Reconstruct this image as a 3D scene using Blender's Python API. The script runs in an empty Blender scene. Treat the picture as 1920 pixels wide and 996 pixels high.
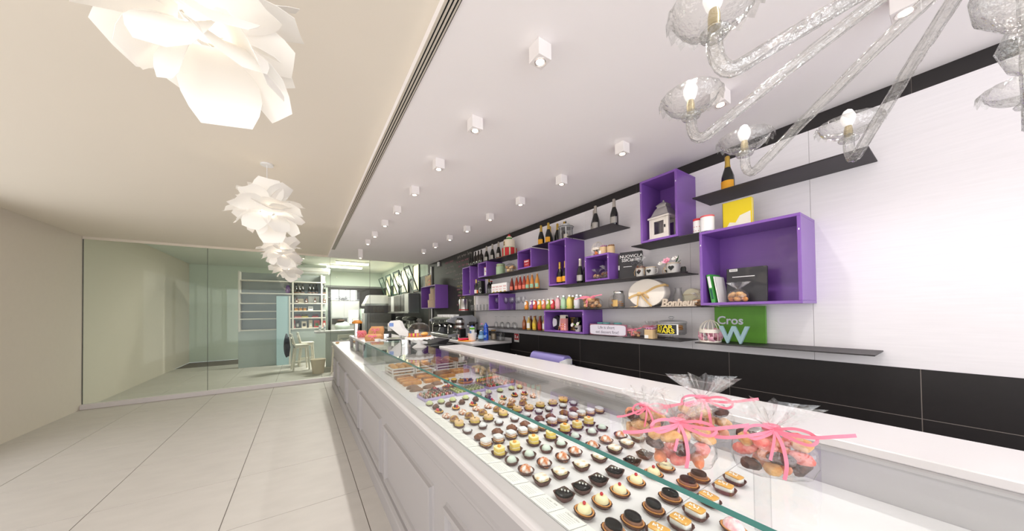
import bpy, bmesh, math, random
from mathutils import Matrix, Vector
from math import pi, sin, cos, tan, atan2, sqrt, radians
random.seed(7)
scn = bpy.context.scene
COL = scn.collection

# ------------------------------------------------------------------ camera
cam_d = bpy.data.cameras.new('camera'); cam = bpy.data.objects.new('camera', cam_d); COL.objects.link(cam)
YAW, ROLL, PITCH = 0.597358, -0.013751, 0.014444
F0 = Vector((sin(YAW), cos(YAW), 0)); R0 = Vector((cos(YAW), -sin(YAW), 0)); U0 = Vector((0, 0, 1))
F1 = cos(PITCH)*F0 + sin(PITCH)*U0; U1 = cos(PITCH)*U0 - sin(PITCH)*F0
R2 = cos(ROLL)*R0 + sin(ROLL)*U1; U2 = -sin(ROLL)*R0 + cos(ROLL)*U1
cam.matrix_world = Matrix(((R2.x, U2.x, -F1.x, 0), (R2.y, U2.y, -F1.y, 0), (R2.z, U2.z, -F1.z, 1.62), (0, 0, 0, 1)))
cam_d.sensor_width = 36.0; cam_d.lens = 579.09/1920*36; cam_d.shift_y = (575.15-498)/1920
cam_d.clip_start = 0.02; cam_d.clip_end = 100
scn.camera = cam

# ------------------------------------------------------------------ world, daylight, exposure
w = bpy.data.worlds.new('daylight'); scn.world = w; w.use_nodes = True
bgn = w.node_tree.nodes['Background']; bgn.inputs[0].default_value = (0.93, 0.96, 1.0, 1); bgn.inputs[1].default_value = 0.9
scn.view_settings.view_transform = 'Standard'; scn.view_settings.look = 'None'
scn.view_settings.gamma = 1.0; scn.view_settings.use_curve_mapping = False
scn.view_settings.exposure = 0.51
try: scn.cycles.transparent_max_bounces = 24
except Exception: pass
SPOT_W = 19.0
def area(name, loc, rot, sx, sy, watt, col):
    l = bpy.data.lights.new(name, 'AREA'); l.shape = 'RECTANGLE'; l.size = sx; l.size_y = sy; l.energy = watt; l.color = col
    o = bpy.data.objects.new(name, l); COL.objects.link(o); o.location = loc; o.rotation_euler = rot
    return o
# daylight entering through the open glazed shop front behind the photographer
area('shopfront_daylight', (-0.1, -3.3, 1.6), (radians(90), 0, 0), 6.0, 2.6, 80, (0.95, 0.97, 1.0))

# added fill light along the left wall, brightens the shelf wall opposite
area('left_fill_light', (-3.18, 1.9, 1.6), (radians(90), 0, radians(-90)), 9.0, 2.3, 60, (0.97, 0.98, 1.0))

# ------------------------------------------------------------------ materials
MATS = {}
def lin(c):
    return tuple(((v/255)/12.92 if v/255 <= 0.04045 else ((v/255+0.055)/1.055)**2.4) for v in c)
def nt_new(name):
    m = bpy.data.materials.new(name); m.use_nodes = True; nt = m.node_tree
    return m, nt, nt.nodes['Principled BSDF']
def mat(name, rgb=(200, 200, 200), rough=0.5, metal=0.0, var=0.06, vs=14.0, bump=0.0, bs=90.0, emit=0.0, coat=0.0, spec=0.5, stretch=None, sss=0.0):
    if name in MATS: return MATS[name]
    m, nt, b = nt_new(name); c = lin(rgb)
    b.inputs['Roughness'].default_value = rough; b.inputs['Metallic'].default_value = metal
    b.inputs['Specular IOR Level'].default_value = spec; b.inputs['Coat Weight'].default_value = coat
    b.inputs['Base Color'].default_value = (*c, 1)
    if sss: b.inputs['Subsurface Weight'].default_value = sss; b.inputs['Subsurface Scale'].default_value = 0.01
    if emit:
        b.inputs['Emission Color'].default_value = (*c, 1); b.inputs['Emission Strength'].default_value = emit
    if var or bump:
        tc = nt.nodes.new('ShaderNodeTexCoord'); mp = nt.nodes.new('ShaderNodeMapping')
        nt.links.new(tc.outputs['Object'], mp.inputs[0])
        if stretch: mp.inputs['Scale'].default_value = stretch
    if var:
        n = nt.nodes.new('ShaderNodeTexNoise'); n.inputs['Scale'].default_value = vs; n.inputs['Detail'].default_value = 4
        r = nt.nodes.new('ShaderNodeMix'); r.data_type = 'RGBA'
        r.inputs[6].default_value = (*[v*(1-var) for v in c], 1); r.inputs[7].default_value = (*[min(1, v*(1+var)) for v in c], 1)
        nt.links.new(mp.outputs[0], n.inputs['Vector']); nt.links.new(n.outputs['Fac'], r.inputs[0]); nt.links.new(r.outputs[2], b.inputs['Base Color'])
    if bump:
        n2 = nt.nodes.new('ShaderNodeTexNoise'); n2.inputs['Scale'].default_value = bs; n2.inputs['Detail'].default_value = 3
        bp = nt.nodes.new('ShaderNodeBump'); bp.inputs['Strength'].default_value = bump; bp.inputs['Distance'].default_value = 0.004
        nt.links.new(mp.outputs[0], n2.inputs['Vector']); nt.links.new(n2.outputs['Fac'], bp.inputs['Height']); nt.links.new(bp.outputs[0], b.inputs['Normal'])
    MATS[name] = m; return m
def two_tone(name, a, bcol, scale=8.0, rough=0.6, lo=0.45, hi=0.55, bump=0.2, coat=0.0):
    """noise blotches of two colours (toasted tops, speckled rusks, sugar dusting)"""
    if name in MATS: return MATS[name]
    m, nt, b = nt_new(name)
    tc = nt.nodes.new('ShaderNodeTexCoord'); n = nt.nodes.new('ShaderNodeTexNoise'); n.inputs['Scale'].default_value = scale; n.inputs['Detail'].default_value = 5
    cr = nt.nodes.new('ShaderNodeValToRGB'); cr.color_ramp.elements[0].position = lo; cr.color_ramp.elements[1].position = hi
    cr.color_ramp.elements[0].color = (*lin(a), 1); cr.color_ramp.elements[1].color = (*lin(bcol), 1)
    nt.links.new(tc.outputs['Object'], n.inputs['Vector']); nt.links.new(n.outputs['Fac'], cr.inputs[0]); nt.links.new(cr.outputs[0], b.inputs['Base Color'])
    b.inputs['Roughness'].default_value = rough; b.inputs['Coat Weight'].default_value = coat
    if bump:
        bp = nt.nodes.new('ShaderNodeBump'); bp.inputs['Strength'].default_value = bump; bp.inputs['Distance'].default_value = 0.003
        nt.links.new(n.outputs['Fac'], bp.inputs['Height']); nt.links.new(bp.outputs[0], b.inputs['Normal'])
    MATS[name] = m; return m
def thin_glass(name, tint=(255, 255, 255), ior=1.45, edge=0.0, edge_col=(150, 155, 160), rough=0.0, extra=0.0, wrinkle=0.0, haze=0.0):
    """clear sheet: Fresnel reflection over straight-through transmission, darker where the wall is seen edge-on"""
    if name in MATS: return MATS[name]
    m = bpy.data.materials.new(name); m.use_nodes = True; nt = m.node_tree; nt.nodes.clear()
    out = nt.nodes.new('ShaderNodeOutputMaterial'); mix = nt.nodes.new('ShaderNodeMixShader')
    tr = nt.nodes.new('ShaderNodeBsdfTransparent'); gl = nt.nodes.new('ShaderNodeBsdfGlossy'); gl.inputs['Roughness'].default_value = rough
    # Schlick reflectance that is the same from both sides of the sheet
    lf = nt.nodes.new('ShaderNodeLayerWeight'); lf.inputs[0].default_value = 0.5
    pw = nt.nodes.new('ShaderNodeMath'); pw.operation = 'POWER'; pw.inputs[1].default_value = 5.0
    r0 = ((ior-1)/(ior+1))**2+extra
    ma = nt.nodes.new('ShaderNodeMath'); ma.operation = 'MULTIPLY_ADD'; ma.inputs[1].default_value = 1-r0; ma.inputs[2].default_value = r0; ma.use_clamp = True
    nt.links.new(lf.outputs['Facing'], pw.inputs[0]); nt.links.new(pw.outputs[0], ma.inputs[0]); fac = ma.outputs[0]
    tr.inputs[0].default_value = (*lin(tint), 1)
    if edge:
        lw = nt.nodes.new('ShaderNodeLayerWeight'); lw.inputs[0].default_value = edge
        cm = nt.nodes.new('ShaderNodeMix'); cm.data_type = 'RGBA'; cm.inputs[6].default_value = (*lin(tint), 1); cm.inputs[7].default_value = (*lin(edge_col), 1)
        nt.links.new(lw.outputs['Facing'], cm.inputs[0]); nt.links.new(cm.outputs[2], tr.inputs[0])
    if wrinkle:
        tc = nt.nodes.new('ShaderNodeTexCoord'); n = nt.nodes.new('ShaderNodeTexNoise'); n.inputs['Scale'].default_value = wrinkle
        bp = nt.nodes.new('ShaderNodeBump'); bp.inputs['Strength'].default_value = 0.8; bp.inputs['Distance'].default_value = 0.01
        nt.links.new(tc.outputs['Object'], n.inputs['Vector']); nt.links.new(n.outputs['Fac'], bp.inputs['Height'])
        nt.links.new(bp.outputs[0], gl.inputs['Normal']); nt.links.new(bp.outputs[0], lf.inputs['Normal'])
    nt.links.new(fac, mix.inputs[0]); nt.links.new(tr.outputs[0], mix.inputs[1]); nt.links.new(gl.outputs[0], mix.inputs[2]); sh = mix.outputs[0]
    if haze:
        hz = nt.nodes.new('ShaderNodeMixShader'); hz.inputs[0].default_value = haze
        df = nt.nodes.new('ShaderNodeBsdfDiffuse'); df.inputs[0].default_value = (.95, .95, .95, 1); tl_ = nt.nodes.new('ShaderNodeBsdfTranslucent'); tl_.inputs[0].default_value = (.95, .95, .95, 1)
        h2 = nt.nodes.new('ShaderNodeMixShader'); nt.links.new(df.outputs[0], h2.inputs[1]); nt.links.new(tl_.outputs[0], h2.inputs[2])
        nt.links.new(sh, hz.inputs[1]); nt.links.new(h2.outputs[0], hz.inputs[2]); sh = hz.outputs[0]
    nt.links.new(sh, out.inputs[0])
    MATS[name] = m; return m
GLASS = thin_glass('pane_glass', (252, 254, 253), 1.35)
GLASSW = thin_glass('drinking_glass', (254, 254, 254), 1.42, edge=0.3, edge_col=(214, 217, 219), rough=0.03, haze=0.015)
MURANO = thin_glass('murano_glass', (253, 253, 252), 1.5, edge=0.55, edge_col=(212, 212, 209), rough=0.04, extra=0.14, haze=0.04, wrinkle=70)
CELLO = thin_glass('cellophane', (254, 254, 254), 1.5, rough=0.1, extra=0.05, wrinkle=38, haze=0.035)
PARTG = thin_glass('partition_glass', (247, 252, 249), 1.3)
TEAL = mat('glass_edge_teal', (62, 128, 122), 0.12, var=0.05, coat=0.6)
WHITE = mat('white_lacquer', (228, 222, 222), 0.45, var=0.015, vs=3)
TOPW = mat('white_stone_top', (208, 204, 205), 0.3, var=0.015, vs=6, coat=0.15)
WALLM = mat('grey_laminate', (244, 240, 243), 0.5, var=0.05, vs=5, stretch=(1, 1, 18), bump=0.03, bs=30)
BLACKT = mat('black_tile', (34, 30, 31), 0.5, var=0.16, vs=26, bump=0.08, bs=50)
SLATE = mat('slate', (46, 43, 42), 0.6, var=0.25, vs=5, bump=0.1, bs=40)
STEELD = mat('dark_steel', (52, 48, 50), 0.5, metal=0.15, var=0.12, vs=20)
PURPLE = mat('purple_lacquer', (128, 84, 168), 0.32, var=0.03, vs=4, coat=0.15)
STEEL = mat('brushed_steel', (190, 188, 186), 0.28, metal=1.0, var=0.08, vs=12, stretch=(1, 1, 20))
CHROME = mat('chrome', (225, 225, 225), 0.08, metal=1.0, var=0.02)
BLACK = mat('black_plastic', (24, 23, 25), 0.35, var=0.1)
WOOD = mat('pale_wood', (214, 184, 140), 0.6, var=0.15, vs=7, stretch=(1, 1, 6))
WHITEP = mat('white_plastic', (240, 239, 238), 0.35, var=0.01)
CREAM = mat('cream', (240, 228, 205), 0.6, var=0.04)
GOLD = mat('gold_foil', (212, 176, 84), 0.35, metal=0.7, var=0.12, vs=60, bump=0.3, bs=200)
SILVER = mat('silver_foil', (198, 190, 180), 0.35, metal=0.7, var=0.12, vs=60, bump=0.3, bs=200)
DARKGL = mat('dark_bottle_glass', (20, 22, 18), 0.08, var=0.1, coat=0.5)
PINKR = mat('pink_raffia', (238, 128, 152), 0.55, var=0.14, vs=60, stretch=(1, 1, 1))
PAPER = mat('cup_paper', (92, 56, 50), 0.75, var=0.16, vs=60, bump=0.15, bs=150)
CARD = mat('card_paper', (242, 240, 236), 0.7, var=0.02)
INK = mat('grey_ink', (150, 146, 142), 0.8, var=0.05)

# ------------------------------------------------------------------ mesh builders
class MB:
    def __init__(s): s.v = []; s.f = []; s.mi = []; s.cur = 0
    def add(s, vs, fs):
        o = len(s.v); s.v += [tuple(p) for p in vs]
        for f in fs: s.f.append(tuple(i+o for i in f)); s.mi.append(s.cur)
        return s
    def box(s, x0, x1, y0, y1, z0, z1):
        vs = [(x, y, z) for z in (z0, z1) for y in (y0, y1) for x in (x0, x1)]
        return s.add(vs, [(0, 2, 3, 1), (4, 5, 7, 6), (0, 1, 5, 4), (2, 6, 7, 3), (0, 4, 6, 2), (1, 3, 7, 5)])
    def bbox(s, x0, x1, y0, y1, z0, z1, b=0.003):
        """box with chamfered edges"""
        b = min(b, (x1-x0)*.45, (y1-y0)*.45, (z1-z0)*.45)
        rings = []
        for z, k in ((z0, b), (z0+b, 0), (z1-b, 0), (z1, b)):
            rings.append([(x0+b, y0+k, z), (x1-b, y0+k, z), (x1-k, y0+b, z), (x1-k, y1-b, z), (x1-b, y1-k, z), (x0+b, y1-k, z), (x0+k, y1-b, z), (x0+k, y0+b, z)])
        return s.loft(rings, True, True)
    def loft(s, rings, cap0=False, cap1=False, closed=True):
        n = len(rings[0]); vs = [p for r in rings for p in r]; fs = []
        for i in range(len(rings)-1):
            for j in range(n if closed else n-1):
                k = (j+1) % n
                fs.append((i*n+j, i*n+k, (i+1)*n+k, (i+1)*n+j))
        if cap0: fs.append(tuple(range(n-1, -1, -1)))
        if cap1: fs.append(tuple((len(rings)-1)*n+j for j in range(n)))
        return s.add(vs, fs)
    def lathe(s, prof, n=20, c=(0, 0, 0), sx=1.0, sy=1.0):
        rings = []; 
        for r, z in prof:
            r = max(r, 1e-4)
            rings.append([(c[0]+sx*r*cos(2*pi*j/n), c[1]+sy*r*sin(2*pi*j/n), c[2]+z) for j in range(n)])
        return s.loft(rings, prof[0][0] > 1e-4, prof[-1][0] > 1e-4)
    def tube(s, pts, r, n=8, cap=True):
        pts = [Vector(p) for p in pts]; rings = []; up = Vector((0, 0, 1)); prev = None
        rr = r if isinstance(r, (list, tuple)) else [r]*len(pts)
        for i, p in enumerate(pts):
            t = (pts[min(i+1, len(pts)-1)] - pts[max(i-1, 0)]).normalized()
            if prev is None:
                a = t.cross(up) if abs(t.z) < .95 else t.cross(Vector((1, 0, 0)))
            else: a = prev - t*prev.dot(t)
            a.normalize(); prev = a; b = t.cross(a)
            rings.append([tuple(p+rr[i]*(cos(2*pi*j/n)*a+sin(2*pi*j/n)*b)) for j in range(n)])
        return s.loft(rings, cap, cap)
    def strip(s, pts, width, side=(0, 0, 1), th=0.0008):
        """flat ribbon along pts, width across 'side'"""
        pts = [Vector(p) for p in pts]; sd = Vector(side).normalized(); rings = []
        if 3 <= len(pts) <= 8:                      # soften short ribbons into curves
            q = [pts[0]]+pts+[pts[-1]]; out = []
            for i in range(1, len(q)-2):
                a, b, c_, d_ = q[i-1:i+3]
                for k in range(5):
                    t = k/5; out.append(.5*((2*b)+(c_-a)*t+(2*a-5*b+4*c_-d_)*t*t+(3*b-a-3*c_+d_)*t**3))
            pts = out+[pts[-1]]
        for i, p in enumerate(pts):
            t = (pts[min(i+1, len(pts)-1)] - pts[max(i-1, 0)]).normalized(); sdd = (sd - t*sd.dot(t)).normalized(); nrm = t.cross(sdd)
            h = sdd*width/2; k = nrm*th/2
            rings.append([tuple(p-h-k), tuple(p+h-k), tuple(p+h+k), tuple(p-h+k)])
        return s.loft(rings, True, True)
    def prism(s, poly, a0, a1, axis='y'):
        f = {'y': lambda u, v, a: (u, a, v), 'x': lambda u, v, a: (a, u, v), 'z': lambda u, v, a: (u, v, a)}[axis]
        n = len(poly)
        vs = [f(u, v, a0) for u, v in poly]+[f(u, v, a1) for u, v in poly]
        fs = [tuple(range(n-1, -1, -1)), tuple(range(n, 2*n))]+[(i, (i+1) % n, n+(i+1) % n, n+i) for i in range(n)]
        return s.add(vs, fs)
    def blob(s, c, r, seed=0, amp=0.15, n=8, m=6):
        rnd = random.Random(seed); ph = [rnd.uniform(0, 6.28) for _ in range(6)]; rings = []
        for i in range(1, m):
            t = pi*i/m; ring = []
            for j in range(n):
                p = 2*pi*j/n; k = 1+amp*(sin(2*p+ph[0])*sin(t)+.7*sin(3*p+ph[1])*sin(2*t+ph[2])+.5*cos(2*t+ph[3]))
                ring.append((c[0]+r[0]*k*sin(t)*cos(p), c[1]+r[1]*k*sin(t)*sin(p), c[2]-r[2]*k*cos(t)))
            rings.append(ring)
        return s.loft(rings, True, True)
    def text(s, body, size, ext=0.0006, loc=(0, 0, 0), plane='front', align='CENTER', bold=0.0, shear=0.0):
        t = text_data(body, size, ext, align, bold, shear)
        f = {'front': lambda p: (p[0], -p[2], p[1]), 'flat': lambda p: (p[0], p[1], p[2])}[plane]
        vs = [tuple(a+b for a, b in zip(f(p), loc)) for p in t[0]]
        return s.add(vs, t[1])
    def mesh(s, mats, smooth=False, fix=True):
        me = bpy.data.meshes.new('m'); me.from_pydata(s.v, [], s.f)
        for m in (mats if isinstance(mats, (list, tuple)) else [mats]): me.materials.append(m)
        for p, i in zip(me.polygons, s.mi): p.material_index = i
        if fix:
            bm = bmesh.new(); bm.from_mesh(me); bmesh.ops.recalc_face_normals(bm, faces=bm.faces); bm.to_mesh(me); bm.free()
        if smooth:
            me.polygons.foreach_set('use_smooth', [True]*len(me.polygons))
            try: me.set_sharp_from_angle(angle=radians(smooth if smooth is not True else 40))
            except Exception: pass
        me.update(); return me
TXT = {}
def text_data(body, size, ext, align, bold, shear):
    k = (body, size, ext, align, bold, shear)
    if k not in TXT:
        cu = bpy.data.curves.new('t', 'FONT'); cu.body = body; cu.size = size; cu.extrude = ext; cu.align_x = align; cu.align_y = 'CENTER'; cu.offset = bold; cu.shear = shear; cu.resolution_u = 3
        o = bpy.data.objects.new('t', cu); COL.objects.link(o)
        dg = bpy.context.evaluated_depsgraph_get(); me = bpy.data.meshes.new_from_object(o.evaluated_get(dg))
        TXT[k] = ([tuple(v.co) for v in me.vertices], [tuple(p.vertices) for p in me.polygons])
        bpy.data.objects.remove(o); bpy.data.curves.remove(cu); bpy.data.meshes.remove(me)
    return TXT[k]
CACHE = {}
def cached(key, fn):
    if key not in CACHE: CACHE[key] = fn()
    return CACHE[key]
WALL = -pi/2            # local front (-y) turned to face the shop, into the wall = +y
def tag(o, label=None, cat=None, group=None, kind=None):
    if label: o['label'] = label
    if cat: o['category'] = cat
    if group: o['group'] = group
    if kind: o['kind'] = kind
    return o
def T(name, label, cat, loc=(0, 0, 0), rz=0.0, group=None):
    o = bpy.data.objects.new(name, None); o.empty_display_size = 0.02; COL.objects.link(o)
    o.location = loc; o.rotation_euler = (0, 0, rz); return tag(o, label, cat, group)
def P(name, mesh, parent=None, loc=(0, 0, 0), rot=(0, 0, 0), scale=None):
    o = bpy.data.objects.new(name, mesh); COL.objects.link(o); o.location = loc; o.rotation_euler = rot
    if scale: o.scale = scale
    if parent: o.parent = parent
    return o
def ST(name, mesh): return tag(P(name, mesh), kind='structure')
ORD = ['first', 'second', 'third', 'fourth', 'fifth', 'sixth', 'seventh', 'eighth', 'ninth', 'tenth', 'eleventh', 'twelfth', 'thirteenth']

# ------------------------------------------------------------------ room shell
XW = 3.05; ZC = 3.0; YF = 8.75; XL = -3.2; YB = -3.4; YE = 15.0; XS = 0.526
FLOORB = mat('floor_grout', (120, 112, 106), 0.8, var=0.05)
TILE = mat('floor_stone_tile', (206, 201, 196), 0.5, var=0.09, vs=3.5, stretch=(1, 2.2, 1), bump=0.06, bs=16)
fl = ST('floor', MB().box(XL, XW+.1, YB, YE, -.1, -.004).mesh(FLOORB))
G = .943; gx = [.42-G*i for i in range(5)]; tl = cached('ft', lambda: MB().bbox(.003, G-.003, .003, G-.003, -.006, 0, .0015).mesh(TILE))
for i in range(-5, 3):
    for j in range(-7, 13):
        x0 = .42+G*i; y0 = 3.155+G*j
        if x0 > 1.2 or x0 < XL-.5 or y0 > 12.6: continue
        P('tile', tl, fl, (x0, y0, 0))
CEIL = mat('ceiling_paint', (250, 245, 245), 0.8, var=0.01, vs=2)
CEILC = mat('ceiling_paint_cream', (238, 229, 215), 0.8, var=0.01, vs=2)
ST('ceiling', MB().box(XS, XW+.1, YB, YF, ZC, ZC+.2).mesh(CEIL))
ST('ceiling', MB().box(XL, XS, YB, YF, ZC+.045, ZC+.2).mesh(CEILC))
ST('ceiling', MB().box(XL, 4.0, YF, YE, 3.4, 3.5).mesh(mat('ceiling_paint_back', (226, 232, 224), .8, var=.01)))
ST('trim_1', MB().box(XL, XW+.1, YF-.005, YF+.02, 3.0, 3.42).mesh(CEILC))
# left wall (outside the picture) and end walls
ST('wall_left', MB().box(XL-.1, XL, YB, YE, 0, 3.45).mesh(mat('cream_plaster', (225, 216, 205), .8, var=.02)))
ws = ST('fill_light_frame', MB().box(XL+.001, XL+.07, -2.7, 6.5, .38, .44).box(XL+.001, XL+.07, -2.7, 6.5, 2.76, 2.82).mesh(WHITE))  # made-up window frame, added around the left fill light
for y in (-2.66, -.4, 1.9, 4.2, 6.46): P('mullion', MB().bbox(XL+.002, XL+.065, y-.03, y+.03, .44, 2.76, .004).mesh(WHITE), ws)
wf = ST('window_4', MB().box(XL, XW, YB-.06, YB, 0, .12).box(XL, XW, YB-.06, YB, 2.95, 3.05).mesh(WHITE))
for x in (-3.15, -1.1, .95, 3.0): P('mullion', MB().bbox(x-.04, x+.04, YB-.06, YB, .12, 2.95, .004).mesh(WHITE), wf)
# right wall: carcass, laminate panels, black tiles, slate beyond
wr = ST('wall_right', MB().box(XW+.0005, XW+.12, YB, YE, 0, 3.4).mesh(mat('wall_joint', (150, 140, 134), .8, var=.03)))
pj = [-3.4, -1.98, -.68, .62, 1.92-.46, 2.76, 4.06, 5.36, 5.9]
for a, b in zip(pj[:-1], pj[1:]):
    P('panel', MB().bbox(XW-.004, XW+.02, a+.001, b-.001, 1.24, 2.9, .001).mesh(WALLM), wr)
bj = [-3.3, -2.43, -1.57, -.70, .16, 1.16, 2.018, 2.892, 3.76, 4.63, 5.5, 6.37, 7.24, 8.11, 8.74]
for a, b in zip(bj[:-1], bj[1:]):
    for z0, z1 in ((.945, 1.24), (.05, .945)):
        P('tile', MB().bbox(XW-.002, XW+.02, a+.002, b-.002, z0+.002, z1-.002 if z1 < 1 else z1, .001).mesh(BLACKT), wr)
    if a < 5.9: P('fascia_tile', MB().bbox(XW-.002, XW+.02, a+.001, min(b, 5.9)-.001, 2.9, 3.0, .001).mesh(BLACKT), wr)
P('slate_panel', MB().bbox(XW-.003, XW+.02, 5.9, 8.74, 1.24, 3.0, .001).mesh(SLATE), wr)
P('edge_strip', MB().bbox(XW-.02, XW+.02, 5.84, 5.895, 1.24, 2.2, .002).mesh(mat('pale_edge', (226, 218, 206), .5)), wr)
# linear air slot along the ceiling drop
d = T('air_diffuser', 'long aluminium air diffuser with three dark slots along the ceiling drop', 'air vent', (XS, 0, ZC))
P('frame', MB().box(.0, .064, -3.2, 7.65, -.004, -.0005).mesh(mat('aluminium_cream', (212, 202, 188), .45, var=.02)), d)
for k in range(3):
    P('slot', MB().box(.012+.017*k, .018+.017*k, -3.2, 7.6, -.0052, -.0042).mesh(mat('slot_black', (12, 11, 12), .9, var=0)), d)
P('slot', MB().box(.0605, .063, -3.2, 7.6, -.0052, -.0042).mesh(MATS['slot_black']), d)

# ------------------------------------------------------------------ ceiling spots
SPB = mat('spot_white', (240, 234, 232), .5, var=.01); LENS = mat('spot_lens', (255, 226, 196), .3, var=0, emit=14); RINGM = mat('spot_ring', (236, 232, 230), .2, metal=.6, var=.02)
def spot(x, y, i, n, row, tall=0.085, z=ZC, light=True, lab=None):
    lab = lab or f'white cube ceiling spotlight, {ORD[i]} from the camera in the {row}'
    o = T('ceiling_spotlight', lab, 'spotlight', (x, y, z), 0, 'ceiling spotlights')
    h = .042
    P('body', cached(('spb', tall), lambda: MB().bbox(-h, h, -h, h, -tall, 0, .002).mesh(SPB)), o)
    P('ring', cached('spr', lambda: MB().lathe([(.026, -.001), (.031, -.003), (.031, 0), (.026, 0)], 24).mesh(RINGM, 60)), o, (0, 0, -tall))
    P('lens', cached('spl', lambda: MB().lathe([(.0, -.003), (.012, -.0028), (.0245, -.0005), (.0245, 0)], 20).mesh(LENS, 60)), o, (0, 0, -tall))
    if light:
        l = bpy.data.lights.new('spot_beam', 'SPOT'); l.energy = SPOT_W; l.spot_size = radians(120); l.spot_blend = .85; l.color = (1, .97, .93); l.shadow_soft_size = .03
        q = bpy.data.objects.new('spot_beam', l); COL.objects.link(q); q.parent = o; q.location = (0, 0, -tall-.012)
for i, y in enumerate([-.24, .49, 1.222, 1.953, 2.668, 3.395, 4.143, 4.864, 5.64, 6.32]):
    spot(1.03, y, i, 10, 'row beside the air diffuser')
for i, y in enumerate([.125, .855, 1.585, 2.313, 3.035, 3.772, 4.51, 5.216, 5.948, 6.66]):
    spot(2.21, y, i, 10, 'row beside the shelf wall')
spot(1.05, 7.355, 0, 1, '', tall=.19, lab='tall white box ceiling spotlight in front of the glass partition')

# ------------------------------------------------------------------ display counter
ZL = .98; ZB = .955; CY0, CY1 = -1.3, 8.05; GY1 = 4.25; GZ = 1.251
CW = mat('counter_paint', (176, 172, 173), .5, var=.012, vs=2)
c = T('display_counter', 'long white panelled shop counter with moulded front and flat ledge', 'counter', (0, 0, 0))
P('body', MB().box(.60, .66, CY0, CY1, .0, .95).box(.66, 1.63, CY0, GY1, .0, .93).box(.66, .9, GY1, CY1, 0, .95).mesh(CW), c)
P('ledge', MB().bbox(.557, .643, CY0, GY1, .945, ZL, .006).mesh(TOPW), c)
P('ledge', MB().bbox(.557, .9, GY1+.003, CY1, .945, ZL, .006).mesh(TOPW), c)
corn = [(.60, .80), (.592, .80), (.586, .812), (.586, .826), (.578, .838), (.574, .86), (.572, .945), (.60, .945)]
P('cornice', MB().prism([(x, z) for x, z in corn], CY0, CY1, 'y').mesh(CW), c)
P('baseboard', MB().prism([(.60, 0), (.553, 0), (.553, .115), (.558, .125), (.574, .137), (.60, .14)], CY0, CY1, 'y').mesh(CW), c)
for y0, y1 in [(-1.03, .155), (.31, 1.49), (1.67, 2.85), (3.005, 4.19), (4.32, 5.55), (5.72, 6.93), (7.10, 7.95)]:
    m = MB(); prof = [(0, 0), (.008, .010), (.012, .026), (.034, .028), (.044, .014), (.05, 0)]   # (inwards, out)
    rings = []
    for k, o in prof: rings.append([(.60-o, y0+k, .165+k), (.60-o, y1-k, .165+k), (.60-o, y1-k, .665-k), (.60-o, y0+k, .665-k)])
    m.loft(rings)
    P('panel_frame', m.mesh(CW), c)
# interior bed in white panels, card rail, back wall and service top
BED = mat('bed_white', (230, 227, 229), .35, var=.01, vs=4, coat=.1)
ys = [CY0+.62*i for i in range(9)]+[GY1]
for a, b in zip(ys[:-1], ys[1:]):
    P('bed_panel', MB().bbox(.726, 1.628, a+.001, b-.001, ZB-.012, ZB, .001).mesh(BED), c)
P('card_rail', MB().prism([(.643, .945), (.643, .972), (.728, .958), (.728, .945)], CY0, GY1, 'y').mesh(BED), c)
P('back_panel', MB().bbox(1.63, 1.65, CY0, 4.2, .93, 1.10, .002).mesh(CW), c)
P('back_rail', MB().bbox(1.607, 1.65, CY0, 4.2, 1.085, 1.108, .003).mesh(CW), c)
st = tag(P('service_worktop', MB().bbox(1.60, 1.95, CY0, 2.998, 1.108, 1.14, .004).bbox(1.60, 1.95, 3.002, 4.2, 1.108, 1.14, .004).mesh(TOPW)), 'white service worktop running behind the glass pastry display', 'worktop')
P('support_panel', MB().box(1.66, 1.9, CY0+.05, 4.15, .02, 1.108).mesh(CW), st)
# glass case
def pane(name, x0, x1, y0, y1, z0, z1, parent, thin, teal):
    """glass slab: clear on the two big faces, teal on the cut edges"""
    m = MB(); m.box(x0, x1, y0, y1, z0, z1)
    me = m.mesh([GLASS, TEAL])
    for p in me.polygons:
        ax = max(range(3), key=lambda k: abs(p.normal[k])); p.material_index = 1 if (ax != thin and (ax, p.normal[ax] > 0) in teal) else 0
    return P(name, me, parent)
g = T('glass_case', 'clear glass case with teal cut edges over the pastry display', 'glass case', (0, 0, 0))
pane('front_pane', .634, .642, CY0, 3.199, ZL, GZ-.01, g, 0, ())
pane('front_pane', .634, .642, 3.201, GY1, ZL, GZ-.01, g, 0, ())
pane('top_pane', .648, 1.135, CY0, GY1, GZ-.012, GZ, g, 2, ((0, False), (1, True)))
pane('end_pane', .642, 1.6, GY1-.008, GY1, ZL-.01, GZ-.012, g, 1, ())
for y in (.35, 2.0, 3.2):
    P('glass_post', MB().bbox(1.118, 1.132, y-.02, y+.02, ZB, GZ-.01, .002).mesh(GLASSW), g)
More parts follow.
